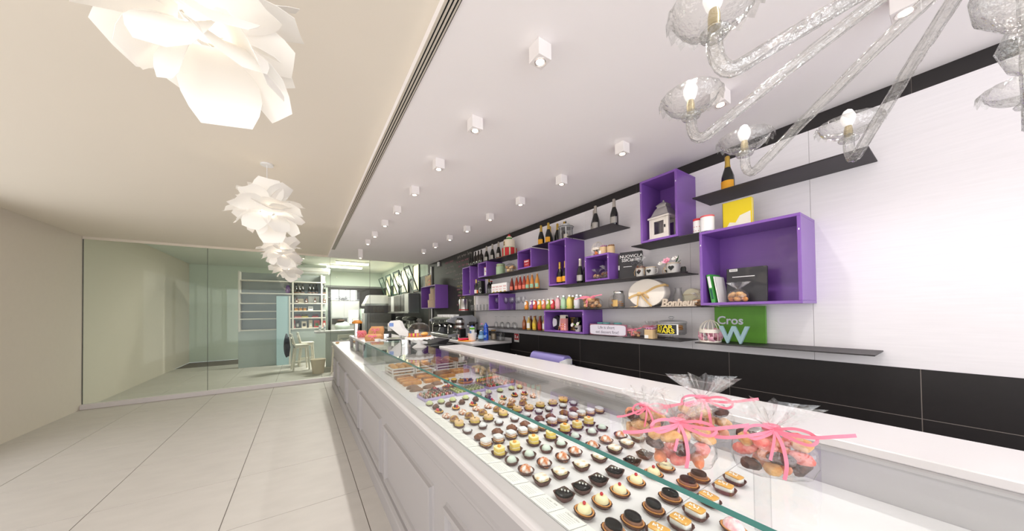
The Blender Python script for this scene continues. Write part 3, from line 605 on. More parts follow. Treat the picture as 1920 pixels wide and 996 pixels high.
# bread loaves in film, biscuit bags and small price stand at the back of the case
def biscuit_bag(name_lab, x, y, z, sx, sy, sz, colr, seed, rz=0.0, grp=None, nb=7, clab='biscuit', cat='bag', ribbon=False, fan=True, bsize=None):
    """cellophane bag: pillow body, tied neck, fanned top; biscuits inside are things of their own"""
    o = T('biscuit_bag', name_lab, cat, (x, y, z), rz, grp)
    def f():
        m = MB(); rings = []
        N = 24
        for k, zz in ((.55, 0), (.86, .06), (1, .3), (.96, .62), (.7, .86), (.22, 1.0)):
            rings.append([(sx/2*k*p[0]*(1+.05*sin(5*j+seed)), sy/2*k*p[1]*(1+.05*cos(4*j+seed)), sz*zz) for j, p in enumerate(ring_pts(1, 1, 2.6, 0, N))])
        if fan:
            for k, zz, pl in ((.20, 1.05, .1), (.5, 1.2, .28), (.8, 1.4, .34), (.92, 1.5, .38)):
                rings.append([(sx/2*k*cos(2*pi*j/N)*(1+pl*(1 if j % 2 else -1)), sy/2*k*sin(2*pi*j/N)*(1+pl*(1 if j % 2 else -1)), sz*(zz+(.04 if j % 3 else -.03))) for j in range(N)])
        m.loft(rings, True, False); return m.mesh(CELLO, 30)
    P('film', f(), o)
    if ribbon:
        m = MB(); zr = sz*1.0
        for s in (-1, 1):
            m.strip([(0, -sy*.16, zr), (s*sx*.18, -sy*.3, zr+.012), (s*sx*.34, -sy*.42, zr+.010), (s*sx*.40, -sy*.48, zr-.002), (s*sx*.3, -sy*.5, zr-.012), (s*sx*.12, -sy*.36, zr-.006), (0, -sy*.2, zr)], sx*.04, (0, .3, 1))
            m.strip([(0, -sy*.2, zr), (s*sx*.3, -sy*.5, zr+.004*s), (s*sx*.6, -sy*.55, zr+.014*s), (s*sx*.78, -sy*.5, zr+.018*s)], sx*.045, (0, .3, 1))
        m.strip([(0, -sy*.22, zr), (.004, -sy*.48, zr-.02), (.006, -sy*.6, zr-sz*.55), (.002, -sy*.6, zr-sz*.85)], sx*.045, (1, 0, 0))
        m.strip([(0, -sy*.22, zr), (-.01, -sy*.45, zr-.02), (-.02, -sy*.58, zr-sz*.5)], sx*.035, (1, 0, 0))
        m.lathe([(sx*.11, zr-.006), (sx*.12, zr), (sx*.11, zr+.006)], 14, sy=sy/sx*1.2)
        P('ribbon', m.mesh(PINKR), o)
    rnd = random.Random(seed); spots_ = []; nl = 3 if nb > 12 else 2
    for i in range(nb):
        a = 2*pi*i/nb+seed; rr = .30 if i < nb-1 else .05
        spots_.append((sx*rr*1.12*cos(a)*(1 if i % 4 else .35), sy*rr*sin(a)*(1 if i % 4 else .5)-sy*.04, i % nl))
    s = bsize or min(sx, sy, sz)*.30
    for i, (lx, ly, lay) in enumerate(spots_):
        cn, mt = colr[i % len(colr)]
        rank = sorted([p[0] for p in spots_ if p[2] == lay]).index(lx)
        q = T('biscuit', f'{cn} {clab}, {["lower", "upper", "top"][lay]} layer, {ORD[rank]} from the left', 'biscuit', (x+lx*cos(rz)-ly*sin(rz), y+lx*sin(rz)+ly*cos(rz), z+sz*(.22+(.25 if nl == 3 else .34)*lay)), rnd.uniform(0, 3), (grp or name_lab)[:60]+' contents')
        q.rotation_euler = (rnd.uniform(-.5, .5), rnd.uniform(-.5, .5), rnd.uniform(0, 3))
        P('crumb', cached(('bis', mt.name, i % 4, round(s, 3)), lambda: MB().blob((0, 0, 0), (s, s*.70, s*.62), i % 4, .16, 10, 7).mesh(mt, 60)), q)
    return o
PINKB = two_tone('pink_biscuit', (214, 100, 98), (234, 148, 136), 60, .75, .35, .65, .4); TANB = two_tone('tan_biscuit', (200, 148, 96), (226, 184, 134), 60, .75, .35, .65, .4); BRNB = two_tone('cocoa_biscuit', (58, 38, 36), (96, 66, 58), 70, .7, .35, .65, .5)
SALM = two_tone('salmon_biscuit', (206, 122, 88), (228, 158, 120), 60, .75, .35, .65, .4)
RUSK = two_tone('rusk', (204, 168, 120), (236, 214, 178), 40, .8, .35, .65, .3)
for i, (x, y) in enumerate([(1.56, 2.97), (1.57, 2.82), (1.575, 2.69)]):
    biscuit_bag(f'clear bag of pale rusks standing by the case back wall, {ORD[i]} from the crates', x, y, ZB+.0005, .10, .12, .12, [('pale', RUSK)], 31+i, .4, 'rusk bags in the case', 7, f'rusk in the {ORD[i]} clear rusk bag', fan=False)
o = T('price_stand', 'small white blank price card on a clear stand beside the rusk bags', 'card', (1.50, 3.25, ZB+.0005), .5)
P('card', MB().bbox(-.05, .05, -.002, .002, .09, .15, .0005).mesh(CARD), o); P('stand', MB().bbox(-.035, .035, -.012, .018, 0, .09, .001).mesh(GLASSW), o); P('print', MB().strip([(-.015+.002*k, -.0025, .12+.001*sin(k*1.7)) for k in range(16)], .001, (0, 0, 1), .0002).mesh(INK), o)
for i, (x, y) in enumerate([(1.44, 3.82), (1.56, 3.80)]):
    o = T('bread_loaf', f'{"dark crusted oval" if i == 0 else "golden round"} loaf lying behind the crates', 'bread', (x, y, ZB+.001), .3)
    P('crumb', MB().blob((0, 0, .048), (.05, .085, .047), i+5, .06, 16, 10).mesh(two_tone('loaf_dark', (120, 60, 44), (206, 150, 110), 12, .6, .4, .6) if i == 0 else BUNM, 60), o)

# bags of biscuits standing on top of the glass
bagdef = [('front', .745, .395, .165, .095, .098, [('pink', PINKB), ('brown', BRNB), ('tan', TANB), ('salmon', SALM), ('pink', PINKB), ('tan', TANB)], -.85, 24),
          ('left', .825, .535, .12, .085, .088, [('tan', TANB), ('brown', BRNB), ('salmon', SALM), ('tan', TANB)], -.6, 18),
          ('rear', .935, .425, .15, .09, .115, [('pink', PINKB), ('tan', TANB), ('brown', BRNB), ('salmon', SALM), ('tan', TANB)], -.9, 21),
          ('right', .865, .25, .15, .10, .10, [('salmon', SALM), ('pink', PINKB), ('tan', TANB), ('brown', BRNB)], -1.0, 21)]
for i, (nm, x, y, sx, sy, sz, cl, rz, nb) in enumerate(bagdef):
    biscuit_bag(f'{nm} of the four cellophane biscuit bags with pink ribbon on the glass top', x, y, GZ+.0008, sx, sy, sz, cl, 3+i*5, rz, 'biscuit bags on the glass top', nb, f'biscuit inside the {nm} bag on the glass', ribbon=True, bsize=.0215)

# ------------------------------------------------------------------ purple wall boxes and steel shelves
FX = 2.71
def wbox(lab, y0, y1, z0, z1):
    w_ = y1-y0; h = z1-z0; t = .02; D = XW-.004-FX
    o = T('wall_box', lab, 'shelf box', (FX, y1, z0), WALL, 'purple wall boxes')      # local x runs along -Y
    P('bottom_board', MB().bbox(0, w_, 0, D, 0, t, .0015).mesh(PURPLE), o); P('top_board', MB().bbox(0, w_, 0, D, h-t, h, .0015).mesh(PURPLE), o)
    P('side_board', MB().bbox(0, t, 0, D, t, h-t, .0015).mesh(PURPLE), o); P('side_board', MB().bbox(w_-t, w_, 0, D, t, h-t, .0015).mesh(PURPLE), o)
    P('back_board', MB().box(t, w_-t, D-.008, D, t, h-t).mesh(PURPLE), o)
    for x, z in ((.01, h*.82), (w_-.01, h*.82)): P('dowel_cap', cached('dow', lambda: MB().box(-.003, .003, -.0008, .0, -.006, .006).mesh(WHITEP)), o, (x, 0, z))
    return o
wbox('tall purple box beside the chalkboard holding one clear bottle', 5.42, 5.77, 1.945, 2.51)
wbox('small purple box left of the green canister holding a white carton', 4.77, 5.10, 2.245, 2.515)
wbox('small purple box with a red packet, under the two gold foil bottles', 3.48, 3.82, 2.245, 2.525)
wbox('tall purple box holding two bottles with orange labels', 2.78, 3.11, 1.945, 2.525)
wbox('small purple box holding bags of brown cookies', 2.137, 2.474, 1.945, 2.235)
wbox('large purple box high on the wall holding the white lantern', 1.40, 1.757, 2.255, 2.85)
wbox('purple box at the right edge holding books', .60, 1.227, 1.645, 2.245)
wbox('wide low purple box holding a flower pot and packets', 2.507, 3.218, 1.34, 1.622)
wbox('small purple box holding two stemmed glasses', 4.367, 4.71, 1.64, 1.92)
wbox('wide purple box holding stacked round boxes above the espresso machine', 7.33, 8.42, 1.72, 2.305)
SH = {}
def shelf(lab, y0, y1, z, x0=2.722):
    o = P('steel_shelf', MB().bbox(0, y1-y0, 0, XW-.004-x0, -.008, 0, .001).mesh(STEELD)); o.location = (x0, y1, z); o.rotation_euler = (0, 0, WALL)
    return tag(o, lab, 'shelf', 'dark steel wall shelves')
shelf('dark steel shelf carrying the gold foil bottle at the right edge', .30, 1.28, 2.552)
shelf('dark steel shelf under the large purple lantern box and tins', 1.232, 1.87, 2.253)
shelf('dark steel shelf carrying two silver foil bottles', 2.10, 2.775, 2.540)
shelf('dark steel shelf under the black book and heart cups', 1.39, 3.12, 1.943)
shelf('long dark steel shelf with juice bottles and wooden lettering', 1.232, 6.25, 1.638)
shelf('dark steel shelf carrying the cookie jar with the yellow lettering', 1.405, 1.99, 1.338)
shelf('dark steel shelf under the wide purple box and white sign', 2.11, 3.86, 1.338)
shelf('dark steel shelf with the pink flower birdcage', .30, 1.285, 1.338)
shelf('dark steel shelf carrying the upright wine glasses', 3.90, 5.1, 1.338)
shelf('dark steel shelf carrying red and amber soda bottles', 3.515, 5.415, 1.943)
shelf('dark steel shelf under the green canister', 3.12, 5.12, 2.243)
shelf('dark steel shelf carrying the tiered cake', 3.83, 4.50, 2.515)
shelf('dark steel shelf carrying the two gold foil bottles beside the tall box', 3.115, 3.475, 2.542)
shelf('dark steel shelf carrying the row of dark wine bottles', 4.505, 5.8, 2.528)

# ------------------------------------------------------------------ bottles
def bprof(kind, h, r):
    if kind == 'champ': return [(r*.85, 0), (r, .012), (r, h*.36), (r*.95, h*.46), (r*.72, h*.58), (r*.45, h*.70), (r*.36, h*.80), (r*.36, h*.985), (r*.30, h)]
    if kind == 'wine': return [(r*.9, 0), (r, .01), (r, h*.58), (r*.92, h*.64), (r*.55, h*.72), (r*.38, h*.78), (r*.38, h)]
    if kind == 'juice': return [(r*.8, 0), (r, .008), (r*.96, h*.30), (r*.86, h*.42), (r*.98, h*.55), (r*.9, h*.72), (r*.55, h*.84), (r*.5, h*.9)]
    if kind == 'milk': return [(r*.9, 0), (r, .008), (r, h*.55), (r*.92, h*.66), (r*.55, h*.80), (r*.5, h*.9)]
    if kind == 'soda': return [(r*.85, 0), (r, .01), (r, h*.36), (r*.85, h*.52), (r*.5, h*.74), (r*.34, h*.86), (r*.36, h*.96)]
    if kind == 'beer': return [(r*.9, 0), (r, .008), (r, h*.55), (r*.8, h*.66), (r*.42, h*.78), (r*.36, h*.94)]
def bottle(x, y, z, kind, h, r, gm, lab, foil=None, label=None, grp=None, cap=None, ftop=.66, lz=(.1, .33), cat='bottle', gname=None, dot=None):
    o = T('bottle', lab, cat, (x, y, z+.0005), WALL, grp)
    P('glass_body', cached(('b', kind, h, r, gm.name), lambda: MB().lathe(bprof(kind, h, r), 18).mesh(gm, 45)), o)
    if foil:
        def f():
            pr = [(a+.0012, b) for a, b in bprof(kind, h, r) if b >= h*ftop]
            return MB().lathe(pr+[(pr[-1][0]*.8, h*1.01)], 14).mesh(foil, 45)
        P('foil', cached(('f', kind, h, r, foil.name, ftop), f), o)
    if cap: P('cap', cached(('c', kind, h, r, cap.name), lambda: MB().lathe([(bprof(kind, h, r)[-1][0]*1.25, h*.89 if kind in ('juice', 'milk') else h*.93), (bprof(kind, h, r)[-1][0]*1.25, h*.99), (bprof(kind, h, r)[-1][0]*.9, h)], 14).mesh(cap, 45)), o)
    if label:
        def f():
            N = 14; rg = []
            for zz in (lz[0]*h, lz[1]*h):
                rad = r*1.0+.0012
                rg.append([(rad*sin(a), -rad*cos(a), zz) for a in [radians(-75+150*k/N) for k in range(N+1)]])
            return MB().loft(rg, closed=False).mesh(label, 60, False)
        P('paper_label', cached(('l', kind, h, r, label.name, lz), f), o)
    if dot: P('dot', cached(('d', kind, h, r), lambda: MB().lathe([(.0, 0), (r*.25, .001)], 10).mesh(dot)), o, (-r*.35, -r*.98, h*.16), (pi/2, 0, 0))
    return o
LBO = mat('orange_label', (240, 170, 40), .6, var=.05); LBW = mat('white_label', (236, 232, 226), .6, var=.04); LBS = mat('silver_label', (180, 176, 170), .4, metal=.4, var=.2, vs=60); LBR = mat('red_print_label', (226, 118, 96), .6, var=.3, vs=50)
g1 = 'gold foil bottles'; g2 = 'silver foil bottles'
bottle(2.88, 1.074, 2.552, 'champ', .305, .046, DARKGL, 'dark sparkling bottle with gold foil above the yellow book', GOLD, LBO, g1)
for i, (x, y, l) in enumerate([(2.86, 2.43, 'left of the pair right of the round lantern'), (2.97, 2.545, 'half hidden behind the left silver bottle'), (2.86, 2.169, 'right of the pair, nearest the large lantern box')]):
    bottle(x, y, 2.541, 'champ', .30, .044, DARKGL, 'dark bottle with silver foil, '+l, SILVER, LBS, g2)
bottle(2.96, 3.10-.045, 2.526, 'champ', .30, .044, DARKGL, 'dark bottle with gold foil behind the round lantern', GOLD, None, g1)
bottle(2.86, 3.43, 2.543, 'champ', .305, .046, DARKGL, 'left dark gold foil bottle with orange label beside the tall box', GOLD, LBO, g1)
bottle(2.86, 3.27, 2.543, 'champ', .305, .046, DARKGL, 'right dark gold foil bottle with orange label beside the tall box', GOLD, LBO, g1)
for i, y in enumerate((3.40, 3.24)): bottle(2.985, y-.02, 2.543, 'champ', .30, .044, DARKGL, f'gold foil bottle half hidden behind the {"left" if i == 0 else "right"} orange label bottle', GOLD, None, g1)
bottle(2.84, 3.03, 1.966, 'champ', .295, .045, DARKGL, 'left orange label bottle inside the tall purple box', GOLD, LBO, g1)
bottle(2.84, 2.925, 1.966, 'champ', .295, .045, DARKGL, 'right orange label bottle inside the tall purple box', GOLD, LBO, g1)
bottle(2.80, 2.63, 1.944, 'champ', .30, .044, DARKGL, 'dark silver foil bottle on the shelf left of the cookie box', SILVER, LBS, g2)
bottle(2.93, 2.66, 1.944, 'champ', .30, .044, DARKGL, 'silver foil bottle hidden behind the one left of the cookie box', SILVER, None, g2)
BRNGL = mat('brown_bottle_glass', (30, 22, 16), .1, var=.1, coat=.4)
for i, y in enumerate([5.70, 5.60, 5.47, 5.345, 5.23]):
    bottle(2.86, y, 2.529, 'wine' if i > 1 else 'champ', .28, .040, BRNGL if i > 1 else DARKGL, f'dark unlabelled bottle at the chalkboard end of the high shelf, {ORD[i]} from the chalkboard', None, None, 'dark wine bottles on the high shelf')
for i, y in enumerate([5.101, 4.989, 4.88, 4.777, 4.672, 4.565]):
    bottle(2.84 if i % 2 else 2.90, y, 2.529, 'champ', .30, .041, DARKGL, f'dark bottle with silver foil left of the tiered cake, {ORD[i]} in the row of six', SILVER, LBS if i % 2 == 1 or i == 0 else None, 'silver foil bottles left of the cake')
CLEARB = thin_glass('clear_bottle', (238, 240, 238), 1.45, edge=.4, edge_col=(110, 116, 112))
bottle(2.82, 5.60, 1.966, 'wine', .27, .036, CLEARB, 'clear spirit bottle with green label inside the tall left box', None, mat('green_label', (120, 150, 70), .6, var=.3, vs=40), 'spirit bottles', cap=mat('blue_cap', (60, 90, 150), .4))
bottle(2.82, 5.375, 1.944, 'wine', .30, .038, DARKGL, 'dark spirit bottle with yellow capsule and white label', mat('yellow_cap', (226, 200, 110), .4), LBW, 'spirit bottles', ftop=.75)
bottle(2.82, 5.28, 1.944, 'wine', .27, .038, BRNGL, 'dark spirit bottle with orange label beside the black gift box', None, mat('amaro_label', (232, 110, 36), .6, var=.3, vs=40), 'spirit bottles', cap=CHROME)
bottle(2.95, 5.10, 1.944, 'wine', .30, .036, DARKGL, 'dark bottle with gold neck behind the black gift box', GOLD, None, 'spirit bottles', ftop=.75)
bottle(2.90, 4.93, 1.944, 'wine', .24, .045, BRNGL, 'dark bottle with red cap behind the shot glasses', None, None, 'spirit bottles', cap=mat('red_cap', (196, 40, 36), .4))
o = T('gift_box', 'black gift box with a white ring mark beside the spirit bottles', 'box', (2.80, 5.135, 1.944), WALL)
P('carton', MB().bbox(-.065, .065, -.04, .04, 0, .25, .002).mesh(BLACK), o); P('ring_mark', MB().tube([(.03+.042*cos(a), -.041, .075+.042*sin(a)) for a in [radians(40+280*k/24) for k in range(25)]], .0055, 6).mesh(WHITEP), o)
P('print', MB().strip([(-.045+.004*k, -.0405, .2+.002*sin(k*2)) for k in range(8)], .006, (0, 0, 1), .0004).mesh(GOLD), o)
def tumbler(x, y, z, r, h, lab, grp):
    o = T('tumbler', lab, 'glass', (x, y, z+.0006), 0, grp)
    P('glass_wall', cached(('tum', r, h), lambda: MB().lathe([(r*.8, 0), (r, h), (r*.93, h), (r*.74, .006), (0, .006)], 18).mesh(GLASSW, 45)), o)
for i, y in enumerate([4.85, 4.765]): tumbler(2.80, y, 1.944, .03, .085, f'small clear shot glass left of the white cartons, {"left" if i == 0 else "right"} one', 'shot glasses')
for i, y in enumerate([5.60, 5.45, 5.315, 5.18, 5.05, 4.92]): tumbler(2.84, y, 1.639, .038, .115, f'clear straight tumbler on the long shelf, {ORD[i]} from the steel canister', 'straight tumblers')
for i, y in enumerate([4.64, 4.525, 4.41, 4.285]):
    o = T('carton', f'white carton with red print left of the red soda bottles, {ORD[i]} in the row', 'box', (2.80, y, 1.944), WALL+.2, 'white cartons')
    P('box', cached('wct', lambda: MB().bbox(-.052, .052, -.035, .035, 0, .15, .002).mesh(WHITEP)), o)
    P('print', cached('wcp', lambda: MB().strip([(-.035+.007*k, -.0355, .095+.018*sin(k*2.3)) for k in range(11)], .006, (0, 0, 1), .0003).strip([(-.03+.006*k, -.0355, .05+.012*cos(k*2.7)) for k in range(10)], .006, (0, 0, 1), .0003).mesh(mat('red_print', (206, 96, 92), .5))), o)
    P('gold_base', cached('wcg', lambda: MB().box(-.02, .03, -.0356, -.035, .004, .02).mesh(GOLD)), o)
sod = [(4.107, (120, 30, 24)), (3.974, (160, 60, 34)), (3.874, (150, 40, 30)), (3.77, (158, 50, 34)), (3.68, (196, 110, 50)), (3.575, (200, 128, 60)), (3.545-.09, (206, 140, 60))]
for i, (y, c_) in enumerate(sod):
    gm = mat('soda_%d' % i, c_, .12, var=.08, coat=.5)
    bottle(2.82, y+.03, 1.944, 'soda', .225, .034, gm, f'{["deep red", "red brown", "red", "russet", "orange amber", "amber", "golden"][i]} soda bottle, {ORD[i]} from the white cartons', None, LBR if i < 4 else mat('mint_label', (150, 190, 160), .6, var=.3, vs=50), 'soda bottles', cap=mat('pale_cap', (226, 206, 190), .4), lz=(.08, .32))
for i, y in enumerate([3.83, 3.70]): bottle(2.94, y+.05, 1.944, 'soda', .22, .032, mat('soda_2'), f'red soda bottle half hidden in the back row, {"left" if i == 0 else "right"} one', None, None, 'soda bottles', cap=MATS['pale_cap'])
jc = [('orange', (240, 150, 50)), ('purple', (150, 84, 160)), ('scarlet', (232, 82, 40)), ('yellow', (244, 190, 40)), ('coral', (238, 130, 100)), ('lime', (170, 190, 50)), ('red', (222, 62, 72))]
BUB = mat('white_bubble', (246, 240, 236), .5)
for i, (n_, c_) in enumerate(jc):
    y = [3.751, 3.626, 3.543, 3.439, 3.345, 3.248, 3.16][i]
    o = bottle(2.82, y, 1.639, 'juice', .145, .033, mat('juice_'+n_, c_, .3, var=.04, coat=.3), f'small {n_} smoothie bottle with a white bubble label', None, None, 'small smoothie bottles', cap=WHITEP, dot=mat('green_dot', (70, 170, 50), .5))
    P('bubble_label', cached('bub', lambda: MB().loft([[(.034*sin(a*.95), -.034*cos(a*.95)-.0006, .092+.026*zz*sqrt(max(.02, 1-(a/1.0)**2))+.006*a) for a in [(-.95+1.9*k/12) for k in range(13)]] for zz in (-1, 1)], closed=False).mesh(BUB, 60, False)), o)
for i, (n_, c_, x, y) in enumerate([('pink', (240, 176, 186), 2.82, 3.055), ('mint green', (180, 214, 180), 2.82, 2.948), ('yellow', (238, 218, 110), 2.82, 2.841), ('white', (228, 228, 234), 2.82, 2.712), ('ochre', (214, 186, 70), 2.94, 2.90), ('grey', (198, 200, 202), 2.94, 2.76)]):
    bottle(x, y, 1.639, 'milk', .175, .039, mat('shake_'+n_.replace(' ', '_'), c_, .35, var=.03, coat=.25), f'tall {n_} milkshake bottle on the long shelf', None, None, 'tall milkshake bottles', cap=CHROME, dot=MATS['green_dot'])
def wineglass(x, y, z, lab, grp, h=.19, flip=False, r=.036):
    o = T('wine_glass', lab, 'wine glass', (x, y, z+.0006+(h if flip else 0)), 0, grp)
    if flip: o.rotation_euler = (pi, 0, 0)
    P('bowl', cached(('wgb', h, r), lambda: MB().lathe([(.004, h*.48), (r*.8, h*.58), (r, h*.72), (r*.85, h), (r*.82, h), (r*.95, h*.72), (r*.74, h*.59), (.001, h*.5)], 18).mesh(GLASSW, 45)), o)
    P('stem', cached(('wgs', h), lambda: MB().lathe([(.0055, .004), (.0035, .02), (.0035, h*.44), (.0055, h*.485)], 10).mesh(GLASSW, 45)), o)
    P('foot', cached(('wgf', h, r), lambda: MB().lathe([(r*.9, 0), (r*.9, .002), (.006, .005), (0, .005)], 18).mesh(GLASSW, 45)), o)
for i, y in enumerate([4.585, 4.49]): wineglass(2.80+.02*i, y, 1.661, f'stemmed glass inside the small purple box, {"left" if i == 0 else "right"} one', 'wine glasses in the box')
for i, y in enumerate([4.32, 4.22, 4.13, 4.04, 3.95, 3.87]): wineglass(2.82+.03*(i % 2), y, 1.639, f'stemmed glass on the long shelf right of the glass box, {ORD[i]} in the row', 'wine glasses on the long shelf', .205)
for i, y in enumerate([4.68, 4.56, 4.47, 4.375, 4.285, 4.19, 4.09]): wineglass(2.84+.04*(i % 2), y, 1.339, f'upside down stemmed glass on the low shelf, {ORD[i]} from the blue bottle', 'wine glasses on the low shelf', .19, True)
amb = [(2.82, 3.815, (150, 76, 30), None), (2.82, 3.70, (214, 180, 90), LBW), (2.82, 3.565, (210, 170, 70), mat('yellow_blue_label', (230, 190, 50), .6, var=.4, vs=30)), (2.82, 3.44, (140, 44, 34), mat('crimson_label', (170, 40, 46), .6, var=.3, vs=30)), (2.93, 3.79, (120, 60, 30), None), (2.93, 3.68, (150, 80, 36), None), (2.93, 3.55, (130, 110, 90), None), (2.93, 3.42, (160, 96, 50), None), (2.82, 3.335, (190, 160, 110), LBW)]
for i, (x, y, c_, lb) in enumerate(amb):
    bottle(x, y, 1.339, 'beer', .20 if x < 2.9 else .205, .032, mat('amber_%d' % i, c_, .1, var=.1, coat=.5), ['dark amber aperitif bottle nearest the upside down glasses', 'pale aperitif bottle with white cap and white label', 'golden aperitif bottle with yellow and blue label', 'dark red aperitif bottle with crimson label', 'brown bottle in the back row nearest the upside down glasses', 'copper bottle in the back row behind the white cap', 'grey brown bottle in the back row behind the yellow label', 'tan bottle in the back row behind the crimson label', 'pale tan bottle touching the wide purple box'][i], None, lb, 'aperitif bottles', cap=WHITEP if i == 1 else mat('copper_cap', (150, 90, 60), .35, metal=.5), lz=(.12, .5))

# ------------------------------------------------------------------ lanterns, tins, books and ornaments
def house_lantern():
    o = T('house_lantern', 'white wooden lantern with glass panes and grey metal roof inside the purple box', 'lantern', (2.85, 1.60, 2.2755), WALL-.08)
    LW = mat('lantern_white', (226, 218, 208), .6, var=.08, vs=30); LR = mat('lantern_grey', (186, 182, 178), .5, metal=.4, var=.1)
    P('base', MB().bbox(-.105, .105, -.09, .09, 0, .018, .002).mesh(LW), o)
    for x in (-.085, .085):
        for y in (-.072, .072): P('corner_post', MB().bbox(x-.014, x+.014, y-.012, y+.012, .018, .2, .002).mesh(LW), o)
    for y in (-.078, .078): P('rail', MB().bbox(-.071, .071, y-.005, y+.005, .018, .05, .001).bbox(-.071, .071, y-.005, y+.005, .17, .2, .001).bbox(-.071, -.05, y-.005, y+.005, .05, .17, .001).bbox(.05, .071, y-.005, y+.005, .05, .17, .001).mesh(LW), o)
    P('pane', MB().box(-.05, .05, -.079, -.077, .05, .17).mesh(GLASSW), o); P('pane', MB().box(-.086, -.084, -.06, .06, .03, .19).mesh(GLASSW), o); P('pane', MB().box(.084, .086, -.06, .06, .03, .19).mesh(GLASSW), o)
    P('cornice', MB().bbox(-.11, .11, -.095, .095, .2, .216, .002).mesh(LW), o)
    P('roof', MB().loft([[(-a, -b, z), (a, -b, z), (a, b, z), (-a, b, z)] for a, b, z in ((.1, .085, .216), (.085, .07, .235), (.06, .05, .29), (.045, .038, .31), (.045, .038, .325))], True, True).mesh(LR), o)
    P('vent', MB().bbox(-.052, .052, -.044, .044, .325, .333, .002).mesh(LR), o); P('cap', MB().loft([[(-a, -b, z), (a, -b, z), (a, b, z), (-a, b, z)] for a, b, z in ((.052, .044, .333), (.02, .018, .358), (.008, .008, .362))], True, True).mesh(LR), o)
    P('knob', MB().lathe([(.006, .36), (.01, .37), (.006, .38), (0, .381)], 12).mesh(LR, 50), o); P('latch', MB().bbox(.058, .07, -.09, -.083, .1, .125, .001).mesh(BLACK), o)
house_lantern()
def round_lantern():
    o = T('round_lantern', 'round metal lantern with glass wall and domed lid on top of the tall box', 'lantern', (2.86, 2.925, 2.526), WALL)
    mw = mat('lantern_metal', (206, 206, 206), .4, metal=.5, var=.05); dk = mat('lantern_dark', (70, 70, 72), .4, metal=.5)
    P('base', MB().lathe([(.095, 0), (.095, .012), (0, .013)], 24).mesh(mw, 45), o); P('glass_wall', MB().lathe([(.088, .012), (.088, .165), (.086, .165), (.086, .013)], 24).mesh(GLASSW, 45), o)
    for k in range(8): a = 2*pi*k/8; P('bar', cached('rlb', lambda: MB().box(-.006, .006, -.0015, .0015, .012, .168).mesh(mw)), o, (.091*sin(a), -.091*cos(a), 0), (0, 0, a))
    P('rim', MB().lathe([(.1, .165), (.104, .17), (.1, .182), (.06, .195), (0, .197)], 24).mesh(mw, 45), o); P('lid_ring', MB().lathe([(.103, .176), (.106, .18), (.1, .185)], 24).mesh(dk, 45), o)
    P('upper_dome', MB().lathe([(.05, .19), (.052, .215), (.045, .222), (0, .235)], 20).mesh(mw, 45), o); P('finial', MB().lathe([(.006, .23), (.009, .25), (.003, .262), (0, .275)], 10).mesh(dk, 45), o)
    P('candle', MB().lathe([(.03, .013), (.03, .09), (0, .092)], 16).mesh(CREAM, 45), o)
round_lantern()
o = T('tin', 'white dotted tin with red rim beside the lantern box', 'tin', (2.80, 1.277, 2.254), WALL, 'tins on the lantern shelf')
P('can', MB().lathe([(.034, 0), (.034, .115), (0, .116)], 22).mesh(WHITEP, 45), o); P('lid', MB().lathe([(.0355, .112), (.0355, .13), (0, .131)], 22).mesh(mat('tin_red', (206, 50, 60), .4), 45), o)
for k in range(9): a = -1.1+.55*(k % 4)+.2*(k//4 % 2); P('dot', bits('tdot', MATS['tin_red'], [(0, 0, 0)], .0035), o, (.034*sin(a), -.034*cos(a), .025+.035*(k//4)))
o = T('tin', 'larger plain white tin with red rim beside the right edge box', 'tin', (2.775, 1.19, 2.2545), WALL, 'tins on the lantern shelf')
P('can', MB().lathe([(.05, 0), (.05, .118), (0, .119)], 24).mesh(WHITEP, 45), o); P('lid', MB().lathe([(.0515, .116), (.0515, .128), (0, .129)], 24).mesh(mat('tin_coral', (222, 96, 100), .4), 45), o)
def book(lab, x, y, z, w_, d_, h, cover, rot=(0, 0, 0), cat='book', spine=None, rz=WALL):
    """standing book, spine on local -x, front cover on local -y"""
    o = T('book', lab, cat, (x, y, z), rz); o.rotation_euler = (rot[0], rot[1], rz+rot[2])
    P('cover', MB().bbox(0, w_, 0, .003, 0, h, .0008).bbox(0, w_, d_-.003, d_, 0, h, .0008).bbox(0, .004, 0, d_, 0, h, .0008).mesh(cover), o)
    P('pages', MB().box(.004, w_-.005, .003, d_-.003, .004, h-.004).mesh(CARD), o)
    return o
BKB = mat('black_cover', (38, 37, 42), .4, var=.1, coat=.2)
o = book('black book with large white capital lettering leaning beside the cookie box', 2.785, 2.062, 1.945, .225, .035, .285, BKB, (-.12, -.0, .35))
P('title', MB().text('NUOVICLA', .046, .0003, (.115, -.0006, .235), 'front').text('SSICI#1MI', .046, .0003, (.118, -.0006, .195), 'front').mesh(WHITEP), o); P('subtitle', MB().text('ON', .04, .0003, (.15, -.0006, .155), 'front').mesh(mat('faint_grey', (84, 84, 92), .5)), o)
P('byline', MB().strip([(.04+.003*k, -.0008, .125) for k in range(30)], .004, (0, 0, 1), .0003).mesh(WHITEP), o)
o = book('dark grey book behind the black book, white sticker on its spine', 2.828, 2.108, 1.945, .22, .03, .27, mat('grey_cover', (52, 50, 50), .5, var=.15), (-.06, -.0, .35))
P('sticker', MB().box(.001, .03, -.0012, 0, .1, .15).box(-.0012, 0, .002, .026, .1, .15).mesh(CARD), o)
def heart(w_):
    pts = []
    for k in range(24):
        t = 2*pi*k/24; pts.append((w_/32*16*sin(t)**3, w_/32*(13*cos(t)-5*cos(2*t)-2*cos(3*t)-cos(4*t))))
    return pts
GREYC = mat('grey_enamel', (196, 192, 188), .5, var=.06); HOLE = mat('heart_black', (22, 24, 22), .6)
